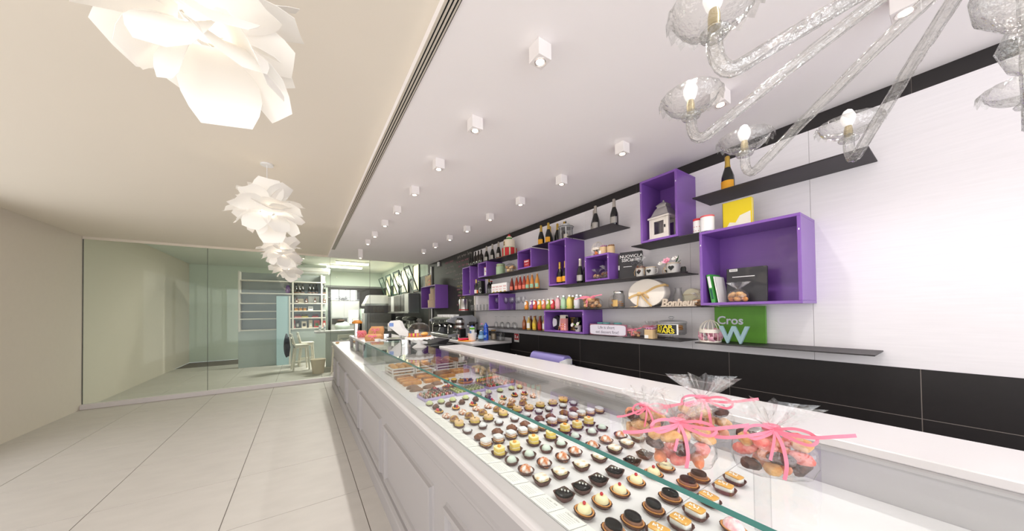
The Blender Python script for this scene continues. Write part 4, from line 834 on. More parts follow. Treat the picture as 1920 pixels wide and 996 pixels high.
def heart_cup(lab, x, y, z, r, h, name='heart_cup', handle=True):
    o = T(name, lab, 'cup', (x, y, z+.0005), WALL+.15, 'heart cups'); P('cup_wall', MB().lathe([(r*.85, 0), (r, h), (r*.94, h), (r*.8, .006), (0, .006)], 24).mesh(GREYC, 45), o)
    m = MB(); hp = heart(r*.85); m.prism([(u, v+h*.5) for u, v in hp], -r*1.0-.001, -r*.72, 'y'); P('heart_cutout', m.mesh(HOLE), o)
    P('rope', MB().tube([(r*1.02*cos(2*pi*k/24), r*1.02*sin(2*pi*k/24), h*.93) for k in range(25)], .0022, 6).tube([(-r*.95, -r*.35, h*.93), (-r*1.15, -r*.6, h*.55), (-r*.9, -r*.8, h*.15)], .0018, 5).mesh(mat('jute', (196, 160, 110), .8, var=.15, vs=90)), o)
    if handle: P('handle', MB().tube([(r*.97, 0, h*.8), (r*1.4, 0, h*.72), (r*1.42, 0, h*.35), (r*.9, 0, h*.2)], .004, 8).mesh(GREYC, 45), o)
    return o
heart_cup('grey heart cup filled with brown cookies beside the black book', 2.80, 1.825, 1.944, .045, .085, handle=False)
heart_cup('grey heart mug with handle between the cookie cup and flower pot', 2.80, 1.715, 1.944, .047, .085)
biscuit_bag('cellophane of brown cookies sitting in the heart cup', 2.80, 1.825, 1.975, .085, .085, .11, [('brown', BRNB), ('cocoa brown', mat('cocoa_round', (112, 70, 50), .7, var=.2, vs=60, bump=.3))], 5, 0, 'cookies in the heart cup', 8, 'cookie in the heart cup cellophane')
heart_cup('large grey heart pot holding the pink and white flowers', 2.81, 1.50, 1.944, .058, .095, 'flower_pot', False)
heart_cup('small grey cup half hidden beside the flower pot', 2.90, 1.60, 1.944, .036, .075, handle=False)
PETP = mat('pink_petal', (248, 178, 198), .6, var=.12, vs=40, sss=.1); PETW = mat('white_petal', (246, 240, 236), .6, var=.04); LEAF = mat('leaf_green', (60, 110, 48), .5, var=.2, vs=30)
def petal_mesh(L, W_, mt, key):
    def f():
        m = MB(); rg = []
        for i in range(6):
            t = i/5; wv = W_*sin(pi*min(1, t*.9+.08))**.8; rg.append([(-wv, L*t, .25*L*t*t+.0015), (0, L*t, .25*L*t*t-.12*wv+.0015), (wv, L*t, .25*L*t*t+.0015), (0, L*t, .25*L*t*t-.12*wv)])
        return m.loft(rg, True, True).mesh(mt, 60)
    return cached(('pet', key, L, W_), f)
def flower(x, y, z, s, mt, lab, name='flower', n=7, tilt=0.9, face=(0, 0, 0), grp=None):
    o = T(name, lab, 'flower', (x, y, z), 0, grp); o.rotation_euler = face
    for ring, (nn, tl) in enumerate(((n, .35), (n-2, .95))):
        for k in range(nn): P('petal', petal_mesh(s*(1-.25*ring), s*.38, mt, mt.name), o, (0, 0, 0), (tl, 0, 2*pi*k/nn+ring*.4))
    P('flower_heart', bits(('fh', round(s, 3)), CUST, [(0, 0, s*.2)], s*.14), o)
    return o
flower(2.79, 1.545, 2.052, .045, PETP, 'pink flower in the large heart pot', face=(.9, 0, WALL)); flower(2.80, 1.605, 2.04, .032, PETW, 'white flower at the left of the heart pot', face=(.9, 0, WALL)); flower(2.82, 1.485, 2.07, .034, PETW, 'white flower at the right of the heart pot', face=(.8, 0, WALL))
o = T('leaf_sprig', 'dark green leaf sprig rising from the large heart pot', 'leaves', (2.82, 1.49, 2.03), WALL)
for k, (a, t_, L) in enumerate([(-.6, .9, .085), (.7, .1, .07), (1.6, -.1, .06), (-1.3, .3, .06)]): P('leaf', petal_mesh(L, .014, LEAF, 'leaf'), o, (0, 0, 0), (t_, 0, a))
o = T('card_holder', 'small dark holder at the end of the cup shelf', 'ornament', (2.84, 1.425, 1.944), WALL); P('block', MB().bbox(-.03, .03, -.02, .02, 0, .012, .002).mesh(BLACK), o); P('arch', MB().loft([ring_pts(.024, .012, 3, z, 16) for z in (.012, .04)]+[ring_pts(.018, .01, 3, .055, 16)], True, True).mesh(BLACK), o)
# birdcages
def birdcage(lab, x, y, z, r, h, fl_mat, seed, fl_lab, nfl):
    o = T('birdcage', lab, 'birdcage', (x, y, z+.0005), WALL); cw = mat('cage_white', (238, 230, 218), .5, var=.04)
    P('base', MB().lathe([(r, 0), (r*1.02, .006), (r, .012), (0, .012)], 24).mesh(cw, 45), o)
    for zz in (h*.42, h*.55): P('hoop', cached(('hp', r, zz), lambda: MB().tube([(r*cos(2*pi*k/24), r*sin(2*pi*k/24), zz) for k in range(25)], .0028, 6).mesh(cw, 45)), o)
    P('band', MB().lathe([(r*1.0, h*.42), (r*1.03, h*.48), (r*1.0, h*.55), (r*.97, h*.48)], 24).mesh(cw, 45), o)
    for k in range(14):
        a = 2*pi*k/14
        pts = [(r, .01), (r, h*.5), (r*.93, h*.66), (r*.7, h*.82), (r*.35, h*.92), (.004, h*.95)]
        P('bar', cached(('cb', r, h), lambda: MB().tube([(q, 0, zz) for q, zz in pts], .002, 5).mesh(cw, 45)), o, (0, 0, 0), (0, 0, a))
    P('finial', MB().lathe([(.006, h*.93), (.009, h*.96), (.004, h*.985), (0, h)], 10).mesh(cw, 45), o)
    fs = []
    for k in range(nfl):
        a = 2*pi*k/nfl+seed; q = r*(1.02 if k % 3 else .55)
        fs.append((x+q*cos(a), y+q*sin(a), z+.02+(.022 if k % 2 else .0)+(.03 if k % 3 == 0 else 0), a, k))
    for i, (fx, fy, fz, a, k) in enumerate(sorted(fs, key=lambda f: -f[1])):
        flower(fx, fy, fz, r*.58, fl_mat[k % len(fl_mat)], f'{fl_lab}, {ORD[i]} from the left', face=(.7*sin(a+1), -.7, a), grp=fl_lab[:40], n=6)
birdcage('small white birdcage with pale flowers on top of the cookie box', 2.86, 2.40, 2.236, .075, .185, [PETW, PETW, mat('orange_petal', (236, 140, 80), .6)], 2, 'pale flower around the small birdcage', 9)
birdcage('white birdcage wreathed in pink flowers on the low right shelf', 2.84, 1.215, 1.339, .078, .19, [PETP], 4, 'pink flower around the low birdcage', 11)
def wooden_pot(lab, x, y, z, r, h, mt, flab):
    o = T('wooden_box', lab, 'box', (x, y, z+.0005), WALL, 'round wooden boxes'); P('bark_wall', MB().lathe([(r, 0), (r, h), (r*.93, h), (r*.93, .006), (0, .006)], 20).mesh(WOOD, 45), o)
    for k in range(7): a = 2*pi*k/7; P('petal_tuft', bits(('tuft', mt.name), mt, [(0, 0, 0), (.006, .004, .007), (-.006, .003, .005)], .009), o, (r*.55*cos(a), r*.55*sin(a), h+.006))
    return o
LILF = mat('lilac_flower', (170, 120, 150), .7, var=.2, vs=50); DRIED = mat('dried_flower', (150, 110, 76), .7, var=.2, vs=50)
o = wooden_pot('round wooden box with lilac dried flowers and a tag beside the birdcage', 2.80, 2.275, 2.236, .044, .085, LILF, ''); P('paper_tag', MB().box(-.03, .0, -.0455, -.0445, .01, .045).mesh(CARD), o)
wooden_pot('round wooden box with brown dried flowers at the end of the cookie box top', 2.80, 2.175, 2.236, .042, .075, DRIED, '')
o = T('wooden_box', 'square wooden box with lilac flowers and white tag beside the pink biscuit bags', 'box', (2.775, 1.711, 1.3385), WALL, None)
P('box_wall', MB().bbox(-.042, .042, -.042, .042, 0, .085, .002).mesh(WOOD), o); P('paper_tag', MB().box(-.04, .0, -.0435, -.0425, .004, .034).mesh(CARD), o)
for k in range(9): P('petal_tuft', bits(('tuft2',), LILF, [(0, 0, 0), (.006, .004, .007), (-.006, .003, .005)], .01), o, (-.026+.026*(k % 3), -.026+.026*(k//3), .092))
# small bags on the shelves
biscuit_bag('left cellophane bag of brown cookies inside the small box', 2.84, 2.40, 1.966, .13, .10, .085, [('brown', BRNB), ('light brown', TANB)], 7, WALL, 'cookie bags in the small box', 8, 'cookie, left bag of small purple box')
biscuit_bag('right cellophane bag of brown cookies inside the small box', 2.82, 2.255, 1.966, .14, .10, .10, [('brown', BRNB), ('cocoa', MATS['cocoa_round'])], 8, WALL, 'cookie bags in the small box', 8, 'cookie, right bag of small purple box')
biscuit_bag('large cellophane bag with brown loaf and pink raffia on the long shelf', 2.82, 2.47, 1.639, .27, .16, .13, [('brown', two_tone('brown_cake', (150, 100, 60), (196, 140, 90), 20, .7)), ('tan', TANB)], 9, WALL, None, 14, 'baked piece in the large shelf bag', ribbon=True, fan=False)
biscuit_bag('crumpled clear bag between the large bag and the lidded jar', 2.93, 2.25, 1.639, .12, .10, .15, [('tan', TANB)], 19, WALL, None, 3, 'biscuit low in the crumpled clear bag', fan=False)
biscuit_bag('cellophane bag of white meringues beside the green canister', 2.84, 4.21, 2.244, .24, .14, .16, [('white', RUSK), ('tan', TANB)], 10, WALL, None, 9, 'meringue in the bag beside the green canister', fan=False)
biscuit_bag('left cellophane bag of pink biscuits on the low shelf', 2.84, 1.93, 1.339, .14, .10, .075, [('pink', PINKB), ('salmon', SALM), ('tan', TANB)], 11, WALL, 'pink biscuit bags on the low shelf', 9, 'biscuit in the left low shelf bag', ribbon=True)
biscuit_bag('right cellophane bag of pink biscuits behind the square wooden box', 2.93, 1.80, 1.339, .15, .11, .105, [('salmon', SALM), ('pink', PINKB), ('tan', TANB)], 12, WALL, 'pink biscuit bags on the low shelf', 9, 'biscuit in the right low shelf bag', ribbon=True)
biscuit_bag('small bag of biscuits behind the wooden lettering', 2.88, 1.315, 1.639, .12, .09, .08, [('tan', TANB), ('gold', BUNM)], 13, WALL, None, 7, 'biscuit in the bag behind the wooden lettering')
biscuit_bag('bag of golden biscuits in front of the books in the right edge box', 2.78, .985, 1.666, .13, .1, .10, [('gold', BUNM), ('tan', TANB)], 14, WALL, None, 8, 'biscuit in the bag before the books')
# glass jar with cookies
o = T('cookie_jar', 'clear glass jar with silver lid and kraft label holding cookies', 'jar', (2.84, 2.115, 1.6395), WALL)
P('glass_wall', MB().lathe([(.055, 0), (.062, .01), (.062, .13), (.05, .155), (.05, .16), (.047, .16), (.059, .13), (.059, .012), (0, .008)], 24).mesh(GLASSW, 45), o); P('lid', MB().lathe([(.055, .158), (.056, .175), (.052, .18), (0, .18)], 24).mesh(CHROME, 45), o)
P('kraft_label', MB().loft([[(.0632*sin(a), -.0632*cos(a), zz) for a in [radians(-80+105*k/14) for k in range(15)]] for zz in (.015, .085)], closed=False).mesh(mat('kraft', (214, 176, 110), .8, var=.08), 60, False), o)
for k in range(8): q = T('biscuit', 'golden cookie inside the silver lidded jar', 'biscuit', (2.84+.03*cos(k*2.4), 2.115+.03*sin(k*2.4), 1.664+.02*(k//3)), k, 'cookies in the silver lidded jar'); P('crumb', cached('jarck', lambda: MB().lathe([(.016, -.006), (.024, 0), (.016, .006)], 12).mesh(BUNM, 50)), q)
# oval box with ribbon
o = T('oval_box', 'large cream oval box standing on edge with a tan ribbon bow', 'box', (2.80, 1.775, 1.6392), WALL); o.rotation_euler = (0, 0, WALL)
a_, b_ = .195, .14
def oval(k, y): return [(a_*k*cos(2*pi*j/40), y, .14+b_*k*sin(2*pi*j/40)) for j in range(40)]
P('box_body', MB().loft([oval(.98, .0), oval(1, .004), oval(1, .035), oval(.97, .036), oval(.97, .11)], True, True).mesh(mat('cream_box', (240, 232, 222), .6, var=.02), 45), o)
RIB = mat('tan_ribbon', (214, 178, 120), .6, var=.1, vs=50)
def rib_pts(): return [(-.19+.38*k/10, -.002-.0015*(k % 2), .095+.115*k/10+.008*sin(k)) for k in range(11)]
P('ribbon', MB().strip(rib_pts(), .022, (0, 0, 1), .001).strip([(.19, -.002, .21), (.2, .02, .205), (.195, .07, .2)], .02, (0, 0, 1), .001).mesh(RIB), o)
P('bow', MB().blob((-.06, -.01, .135), (.025, .012, .022), 3, .15, 10, 7).strip([(-.05, -.012, .135), (.0, -.02, .14), (.04, -.022, .105), (.045, -.02, .085), (.01, -.018, .11), (-.04, -.012, .13)], .014, (0, 1, .4), .001).strip([(-.04, -.012, .13), (0, -.018, .08), (.05, -.018, .03), (.075, -.018, .008)], .016, (1, 0, .5), .001).strip([(-.07, -.012, .12), (-.075, -.02, .05), (-.085, -.02, .012), (-.15, -.03, .006)], .014, (1, 0, 0), .001).mesh(RIB, 60), o)
o = T('glass_bottle_vase', 'clear empty milk bottle vase behind the wooden lettering', 'vase', (2.87, 1.49, 1.6395), WALL); P('glass_wall', MB().lathe([(.045, 0), (.05, .008), (.05, .075), (.045, .1), (.028, .135), (.026, .165), (.031, .175), (.028, .175), (.023, .163), (.042, .098), (.047, .01), (0, .008)], 22).mesh(GLASSW, 45), o)
o = T('round_box', 'pale round box standing on edge behind the biscuit bag', 'box', (2.93, 1.405, 1.6392), WALL); P('box_body', MB().loft([[(.082*k*cos(2*pi*j/32), y, .083+.082*k*sin(2*pi*j/32)) for j in range(32)] for k, y in ((.97, 0), (1, .003), (1, .05))], True, True).mesh(mat('pale_green_box', (222, 216, 190), .6), 45), o); P('twine', MB().tube([(-.08+.016*k, -.003, .11) for k in range(11)], .0015, 5).mesh(MATS['jute']), o)
o = T('wooden_lettering', 'pale wooden word ornament standing on the long shelf', 'lettering', (2.745, 1.43, 1.6392), WALL)
xs = 0; word = 'Bonheur'; adv = [.062, .043, .043, .043, .041, .043, .034]; xs = -.155
for ch, a in zip(word, adv):
    P('letter', MB().text(ch, .085 if ch != 'B' else .098, .008, (xs+a/2, .0, .032 if ch != 'B' else .034), 'front', 'CENTER', .0035, .18).mesh(mat('driftwood', (206, 190, 172), .7, var=.1, vs=30)), o); xs += a
P('baseline', MB().bbox(-.155, .155, -.007, .007, .0, .006, .001).mesh(MATS['driftwood']), o)
# jar on foot
o = T('footed_jar', 'footed glass jar of golden biscuits with lid and black label with yellow lettering', 'jar', (2.86, 1.555, 1.3385), WALL)
P('foot', MB().lathe([(.06, 0), (.058, .004), (.02, .012), (.014, .02), (.014, .036), (.03, .042)], 24).mesh(GLASSW, 45), o)
P('bowl', MB().lathe([(.03, .04), (.115, .046), (.125, .055), (.125, .145), (.121, .145), (.121, .057), (.03, .048)], 32).mesh(GLASSW, 45), o)
P('lid', MB().lathe([(.128, .143), (.13, .15), (.128, .165), (.09, .175), (.03, .18), (0, .18)], 32).mesh(GLASSW, 45), o); P('lid_knob', MB().lathe([(.01, .178), (.012, .188), (.024, .195), (.025, .206), (.012, .213), (0, .214)], 18).mesh(GLASSW, 45), o)
def bend(m, R, a0):
    m.v = [((R-v[1])*sin(v[0]/R+a0), -(R-v[1])*cos(v[0]/R+a0), v[2]) for v in m.v]; return m
def sector(R, d0, d1, z0, z1): return MB().loft([[(R*sin(a), -R*cos(a), zz) for a in [radians(d0+(d1-d0)*k/20) for k in range(21)]] for zz in (z0, z1)], closed=False)
P('label_border', sector(.1268, -50, 54, .048, .142).mesh(CARD, 60, False), o); P('label', sector(.1274, -48, 47, .052, .138).mesh(mat('label_black', (16, 15, 16), .5), 60, False), o)
YL = mat('logo_yellow', (236, 214, 40), .5, var=0)
lt = MB().text('STAR', .05, .0004, (0, 0, .114), 'front', 'CENTER', .0012).text('WARS', .05, .0004, (0, 0, .076), 'front', 'CENTER', .0012); lt.v = [(v[0]*1.3, v[1]+0.0, v[2]) for v in lt.v]
P('lettering', bend(lt, .1282, radians(-1)).mesh(YL), o)
for k in range(14): a = 2.4*k; q = T('biscuit', 'golden biscuit inside the footed glass jar', 'biscuit', (2.86+.075*cos(a)*(1 if k % 3 else .4), 1.555+.075*sin(a)*(1 if k % 3 else .4), 1.3385+.075+.022*(k % 3)), k, 'biscuits in the footed jar'); P('crumb', cached('fjb', lambda: MB().blob((0, 0, 0), (.028, .022, .013), 2, .1, 9, 6).mesh(BUNM, 60)), q)
# sign
o = T('wooden_sign', 'white wooden sign reading a short dessert motto, under the long shelf', 'sign', (2.765, 2.22, 1.3385), WALL); SGW = mat('sign_white', (226, 220, 232), .6, var=.05, vs=12)
P('board', MB().bbox(-.245, .245, -.0, .018, 0, .122, .003).mesh(mat('sign_edge', (150, 92, 110), .6, var=.1)), o); P('face', MB().loft([[(.238*p[0], y, .061+.055*p[1]) for p in ring_pts(1, 1, 9, 0, 40)] for y in (-.0005, -.002)], True, True).mesh(SGW), o)
SI = mat('sign_ink', (120, 112, 128), .6, var=0)
P('lettering', MB().text('Life is short', .047, .0004, (-.01, -.0025, .086), 'front').text('eat dessert first!', .047, .0004, (.0, -.0025, .036), 'front').mesh(SI), o)
for i, y in enumerate([2.415, 2.335, 2.18]):
    o = T('lidded_jar', f'small jar with turquoise lid behind the motto sign, {["left", "middle", "right"][i]} one', 'jar', (2.90, y, 1.3385), WALL, 'turquoise lidded jars'); P('jar_wall', cached('tj', lambda: MB().lathe([(.034, 0), (.036, .1), (.034, .12), (0, .12)], 18).mesh(GLASSW, 45)), o); P('lid', cached('tjl', lambda: MB().lathe([(.043, .118), (.043, .134), (.04, .137), (0, .137)], 22).mesh(mat('turquoise', (120, 190, 190), .5), 45)), o)
# contents of the wide low box
o = T('round_tin', 'black round tin with a white crescent standing in the wide low box', 'tin', (2.86, 3.10, 1.361), WALL)
P('tin_body', MB().loft([[(.075*k*cos(2*pi*j/32), y, .097+.095*k*sin(2*pi*j/32)) for j in range(32)] for k, y in ((.96, -.03), (1, -.026), (1, .03))], True, True).mesh(BLACK, 45), o)
P('crescent', MB().prism([(-.062+.012*cos(a), .097+.06*sin(a)) for a in [radians(90+180*k/12) for k in range(13)]]+[(-.012-.02*cos(a), .10-.045*sin(a)) for a in [radians(90+180*k/12) for k in range(13)]], -.032, -.0302, 'y').mesh(WHITEP), o); P('rim', MB().tube([(.074*cos(a), -.03, .097+.094*sin(a)) for a in [radians(100+110*k/16) for k in range(17)]], .003, 6).mesh(CHROME), o)
o = T('gift_carton', 'black carton beside the crescent tin in the wide low box', 'box', (2.88, 2.985, 1.361), WALL); P('carton', MB().bbox(-.05, .05, -.03, .03, 0, .17, .002).mesh(BLACK), o); P('print', MB().strip([(-.035+.004*k, -.0305, .08) for k in range(6)], .004, (0, 0, 1), .0003).mesh(CARD), o)
o = T('easel_card', 'small handwritten card on a wooden easel in the wide low box', 'card', (2.80, 2.985, 1.361), WALL); o.rotation_euler = (-.15, 0, WALL)
P('card', MB().bbox(-.04, .045, -.003, 0, .05, .16, .001).mesh(CARD), o); P('scribble', MB().strip([(-.025+.005*k, -.004, .125+.012*sin(k*2)) for k in range(11)], .003, (0, 0, 1), .0003).strip([(-.028+.0055*k, -.004, .08+.014*sin(k*1.7)) for k in range(11)], .003, (0, 0, 1), .0003).mesh(SI), o)
P('easel', MB().tube([(-.03, 0, .05), (-.042, -.008, 0)], .004, 6).tube([(.035, 0, .05), (.045, -.008, 0)], .004, 6).bbox(-.045, .05, -.012, .0, .042, .05, .001).tube([(0, .0, .1), (0, .04, .006)], .004, 6).mesh(mat('easel_wood', (214, 140, 90), .6)), o)
o = T('sweet_packet', 'pink and white printed sweet packet in the wide low box', 'packet', (2.79, 2.915, 1.361), WALL); P('packet', MB().bbox(-.052, .052, -.022, .022, 0, .185, .003).mesh(mat('packet_pink', (226, 150, 150), .5, var=.05)), o); P('top_fold', MB().bbox(-.052, .052, -.0235, .0235, .155, .2, .002).mesh(mat('packet_cream', (220, 212, 200), .5)), o)
for k in range(12): P('printed_sweet', bits(('ps', k % 4), [mat('sw_red', (190, 50, 44), .5), mat('sw_yel', (240, 190, 40), .5), mat('sw_org', (230, 110, 40), .5), mat('sw_wht', (240, 236, 230), .5)][k % 4], [(0, 0, 0)], .008), o, (-.034+.022*(k % 4)+.004*(k % 3), -.0205, .02+.03*(k//4)))
o = T('gift_carton', 'black carton with rows of yellow marks behind the flower pot', 'box', (2.88, 2.80, 1.361), WALL); P('carton', MB().bbox(-.06, .07, -.03, .03, 0, .17, .002).mesh(BLACK), o); P('trim', MB().bbox(-.061, .02, -.032, -.03, .158, .166, .0005).bbox(-.061, .02, -.032, -.03, .01, .018, .0005).mesh(GOLD), o)
for k in range(7): P('yellow_mark', cached('ym', lambda: MB().box(-.05, -.01, -.0315, -.03, 0, .007).mesh(GOLD)), o, (0, 0, .03+.018*k))
heart_cup('grey heart pot with daisies inside the wide low box', 2.78, 2.66, 1.3605, .04, .075, 'flower_pot', False)
flower(2.745, 2.71, 1.437, .03, PETW, 'white daisy left in the low heart pot', 'daisy', 8, face=(1.2, 0, WALL)); flower(2.75, 2.625, 1.452, .028, PETW, 'white daisy right in the low heart pot', 'daisy', 8, face=(1.2, 0, WALL))
o = T('leaf_sprig', 'bright green leaves over the low heart pot', 'leaves', (2.77, 2.67, 1.43), WALL)
for k, (a, t_, L) in enumerate([(.5, .4, .05), (-.4, .7, .07), (-1.4, .9, .055), (1.7, .2, .05)]): P('leaf', petal_mesh(L, .016, mat('leaf_bright', (120, 180, 50), .5, var=.15), 'leafb'), o, (0, 0, 0), (t_, 0, a))
# books of the right edge box
o = book('green spined book leaning in the right edge box', 2.76, 1.165, 1.666, .18, .032, .235, mat('green_cover', (70, 165, 70), .4, var=.1, coat=.2), (0, 0, 0), rz=WALL+pi/2-.0)
o.rotation_euler = (0, 0, 0); o.location = (2.76, 1.125, 1.666)
P('spine_label', MB().bbox(-.0012, 0, .006, .026, .125, .22, .0003).mesh(CARD), o); P('spine_print', MB().bbox(-.0012, 0, .008, .024, .03, .115, .0003).mesh(mat('dark_green_print', (24, 90, 70), .5)), o); o.rotation_euler = (radians(-9), 0, 0); o.location = (2.76, 1.135, 1.667)
o = book('thin white book beside the green spined book', 2.76, 1.10, 1.667, .17, .012, .215, CARD); o.rotation_euler = (radians(-9), 0, 0); o.location = (2.765, 1.108, 1.667)
o = book('large black book with white barcode sticker in the right edge box', 2.77, 1.075, 1.667, .26, .03, .27, BKB, (-.05, 0, .05)); o.location = (2.85, 1.092, 1.667)
P('barcode_sticker', MB().bbox(.02, .075, -.001, 0, .245, .265, .0002).mesh(CARD), o); P('title', MB().strip([(.04+.003*k, -.0008, .2) for k in range(50)], .005, (0, 0, 1), .0003).mesh(WHITEP), o)
for k in range(14): P('barcode_bar', cached('bcb', lambda: MB().box(0, .0015, -.0013, -.001, .249, .262).mesh(BLACK)), o, (.026+.0032*k, 0, 0))
o = book('yellow book standing on top of the right edge box', 2.84, 1.103, 2.246, .2, .03, .225, mat('yellow_cover', (240, 214, 20), .3, var=.06, vs=5, coat=.3)); P('splash_print', MB().prism([(.02, .01), (.05, .06), (.09, .05), (.12, .1), (.19, .12), (.19, .01)], -.001, -.0004, 'y').mesh(mat('splash_white', (244, 240, 220), .4, var=.1)), o)
o = T('printed_board', 'large green printed board with white lettering behind the birdcage', 'board', (2.985, 1.24, 1.3385), WALL); P('board', MB().bbox(0, .36, 0, .025, 0, .295, .002).mesh(mat('green_board', (88, 148, 40), .5, var=.25, vs=9)), o); P('lettering', MB().text('Cros', .095, .0005, (.02, -.001, .175), 'front', 'LEFT', .002).mesh(mat('pale_lilac', (208, 206, 222), .5)), o)
o = T('letter_ornament', 'blue grey wooden capital letter ornament on the low right shelf', 'lettering', (2.78, 1.02, 1.3385), WALL); P('letter', MB().text('W', .185, .011, (0, 0, .066), 'front', 'CENTER', .004).mesh(mat('blue_grey_wood', (142, 170, 178), .6, var=.06)), o)
# cake, canister, packets
o = T('tiered_cake', 'tiered decorated cake with red striped base tier on a wooden board', 'cake', (2.88, 4.29, 2.516), WALL); RED = mat('cake_red', (206, 36, 44), .5); 
P('cake_board', MB().bbox(-.19, .16, -.14, .14, 0, .014, .003).mesh(mat('cake_board', (150, 84, 50), .6, var=.15)), o); P('base_tier', MB().lathe([(.125, .014), (.127, .15), (.12, .156), (0, .156)], 32).mesh(RED, 45), o)
for k in range(8): a = 2*pi*k/8+.25; P('stripe', cached('cks', lambda: MB().box(-.011, .011, -.130, -.122, .016, .152).mesh(mat('cake_mint', (190, 222, 184), .5))), o, (0, 0, 0), (0, 0, a))
P('middle_tier', MB().lathe([(.095, .156), (.095, .29), (.09, .296), (0, .296)], 28).mesh(CREAM, 45), o); P('piping', MB().lathe([(.1, .156), (.104, .164), (.097, .17)], 28).mesh(MATS['cake_mint'], 45), o)
P('portrait_patch', MB().loft([[(.0962*sin(a), -.0962*cos(a), .185+.09*zz) for a in [radians(-62+66*k/10) for k in range(11)]] for zz in (.15, .9)], closed=False).mesh(two_tone('patch_print', (60, 40, 30), (226, 186, 110), 26, .5, .4, .55, 0), 60, False), o)
P('top_tier', MB().lathe([(.045, .296), (.047, .33), (0, .332)], 20).mesh(mat('cake_green', (70, 150, 60), .5), 45), o); P('topper', MB().lathe([(.05, .33), (.047, .345), (.025, .36), (0, .365)], 20).mesh(CREAM, 45), o); P('cherry', MB().blob((0, 0, .372), (.022, .022, .02), 0, .03, 12, 8).mesh(RED, 60), o); P('stalk', MB().tube([(0, 0, .385), (.01, 0, .41), (.025, 0, .425)], .002, 5).mesh(BLACK), o)
o = T('canister', 'pale green ribbed canister with lid next to the white meringue bag', 'canister', (2.84, 4.50, 2.244), WALL); GC = mat('canister_green', (160, 184, 148), .4, var=.04, coat=.2)
P('can', MB().loft([[(.082*(1+.012*cos(j*pi))*cos(2*pi*j/40), .082*(1+.012*cos(j*pi))*sin(2*pi*j/40), z) for j in range(40)] for z in (0, .145)]+[[(.06*cos(2*pi*j/40), .06*sin(2*pi*j/40), .162) for j in range(40)]], True, True).mesh(GC), o); P('lid', MB().lathe([(.07, .16), (.075, .165), (.075, .185), (.06, .195), (0, .198)], 28).mesh(GC, 45), o); P('seal', MB().lathe([(.071, .156), (.073, .16), (.071, .164)], 28).mesh(WOOD, 45), o)
o = T('carton', 'tall white and red carton inside the small purple box', 'box', (2.82, 4.93, 2.266), WALL+.2); P('box', MB().bbox(-.06, .06, -.03, .03, 0, .17, .002).mesh(WHITEP), o); P('red_edge', MB().bbox(-.061, .061, -.031, .031, .16, .172, .001).mesh(MATS['red_print']), o); P('print', MB().strip([(-.04+.006*k, -.0305, .09+.02*sin(k*2.1)) for k in range(14)], .005, (0, 0, 1), .0003).mesh(MATS['red_print']), o)
o = T('packet', 'red packet with white marks inside the small purple box', 'packet', (2.79, 3.66, 2.266), WALL); P('packet', MB().bbox(-.065, .065, -.03, .03, 0, .115, .003).mesh(mat('packet_red', (170, 36, 50), .5)), o)
for k in range(3): P('white_mark', cached('wm', lambda: MB().prism([(-.012, .0), (.012, .0), (.012, .022), (-.006, .022)], -.031, -.03, 'y').mesh(WHITEP)), o, (-.038+.036*k, 0, .08))
P('print', MB().strip([(-.04+.006*k, -.0305, .045+.012*sin(k*2.1)) for k in range(14)], .005, (0, 0, 1), .0003).mesh(mat('pale_print', (226, 180, 176), .5)), o)

# ------------------------------------------------------------------ chalk writing on the slate
CH = [mat('chalk_white', (186, 176, 172), .9, var=.2, vs=60), mat('chalk_pink', (190, 120, 140), .9, var=.2, vs=60), mat('chalk_green', (150, 170, 110), .9, var=.2, vs=60), mat('chalk_yellow', (200, 186, 110), .9, var=.2, vs=60)]
def chalk(y0, y1, z, h, ci, seed):
    rnd = random.Random(seed); m = MB(); y = y1; st_ = h*.55
    while y > y0+.08:
        n = rnd.randint(3, 7); pts = []
        for k in range(n*6):
            th = 2*pi*k/6; hh = h*.5*(1+.9*(rnd.random() < .12))
            pts.append((XW-.004, y-st_*k/6-.35*st_*sin(th), z+hh*.8*cos(th)*(.6+.4*sin(k*.7+seed))))
        m.strip(pts, .007, (0, 0, 1), .001); y -= st_*n+.05
    P('chalk_writing', m.mesh(CH[ci]), wr)
for i, (y0, y1, z, h, ci) in enumerate([(6.9, 7.5, 2.86, .07, 1), (6.1, 6.75, 2.90, .08, 0), (6.15, 6.8, 2.79, .05, 1), (6.95, 7.5, 2.73, .06, 0), (6.2, 6.7, 2.68, .06, 1), (6.9, 7.45, 2.6, .05, 0), (6.1, 6.9, 2.5, .05, 0), (6.2, 7.0, 2.4, .03, 0), (6.25, 6.75, 2.3, .04, 0), (6.2, 6.8, 2.22, .05, 3), (6.15, 6.8, 2.14, .05, 1), (6.2, 6.7, 2.07, .05, 2), (6.2, 6.75, 2.0, .05, 1), (6.25, 6.65, 1.94, .04, 3), (6.15, 6.75, 1.86, .07, 0), (6.2, 6.8, 1.78, .05, 1), (6.25, 6.65, 1.72, .04, 2), (6.2, 6.7, 1.66, .04, 1)]): chalk(y0, y1, z, h, ci, i)
o = T('motion_sensor', 'small white ceiling sensor on the chalkboard wall', 'sensor', (3.0, 7.9, 2.93), WALL); P('housing', MB().bbox(-.04, .04, 0, .045, -.09, .03, .006).mesh(WHITEP), o); P('window', MB().bbox(-.025, .025, -.002, 0, -.07, -.03, .001).mesh(GREYC), o)
o = T('wall_conduit', 'grey metal conduit running down the chalkboard', 'pipe', (3.02, 8.45, 1.30), 0); P('pipe', MB().tube([(0, 0, 0), (0, 0, 1.6)], .022, 10).mesh(STEEL, 45), o); P('clip', MB().bbox(-.03, .026, -.03, .03, .8, .83, .002).mesh(STEEL), o)
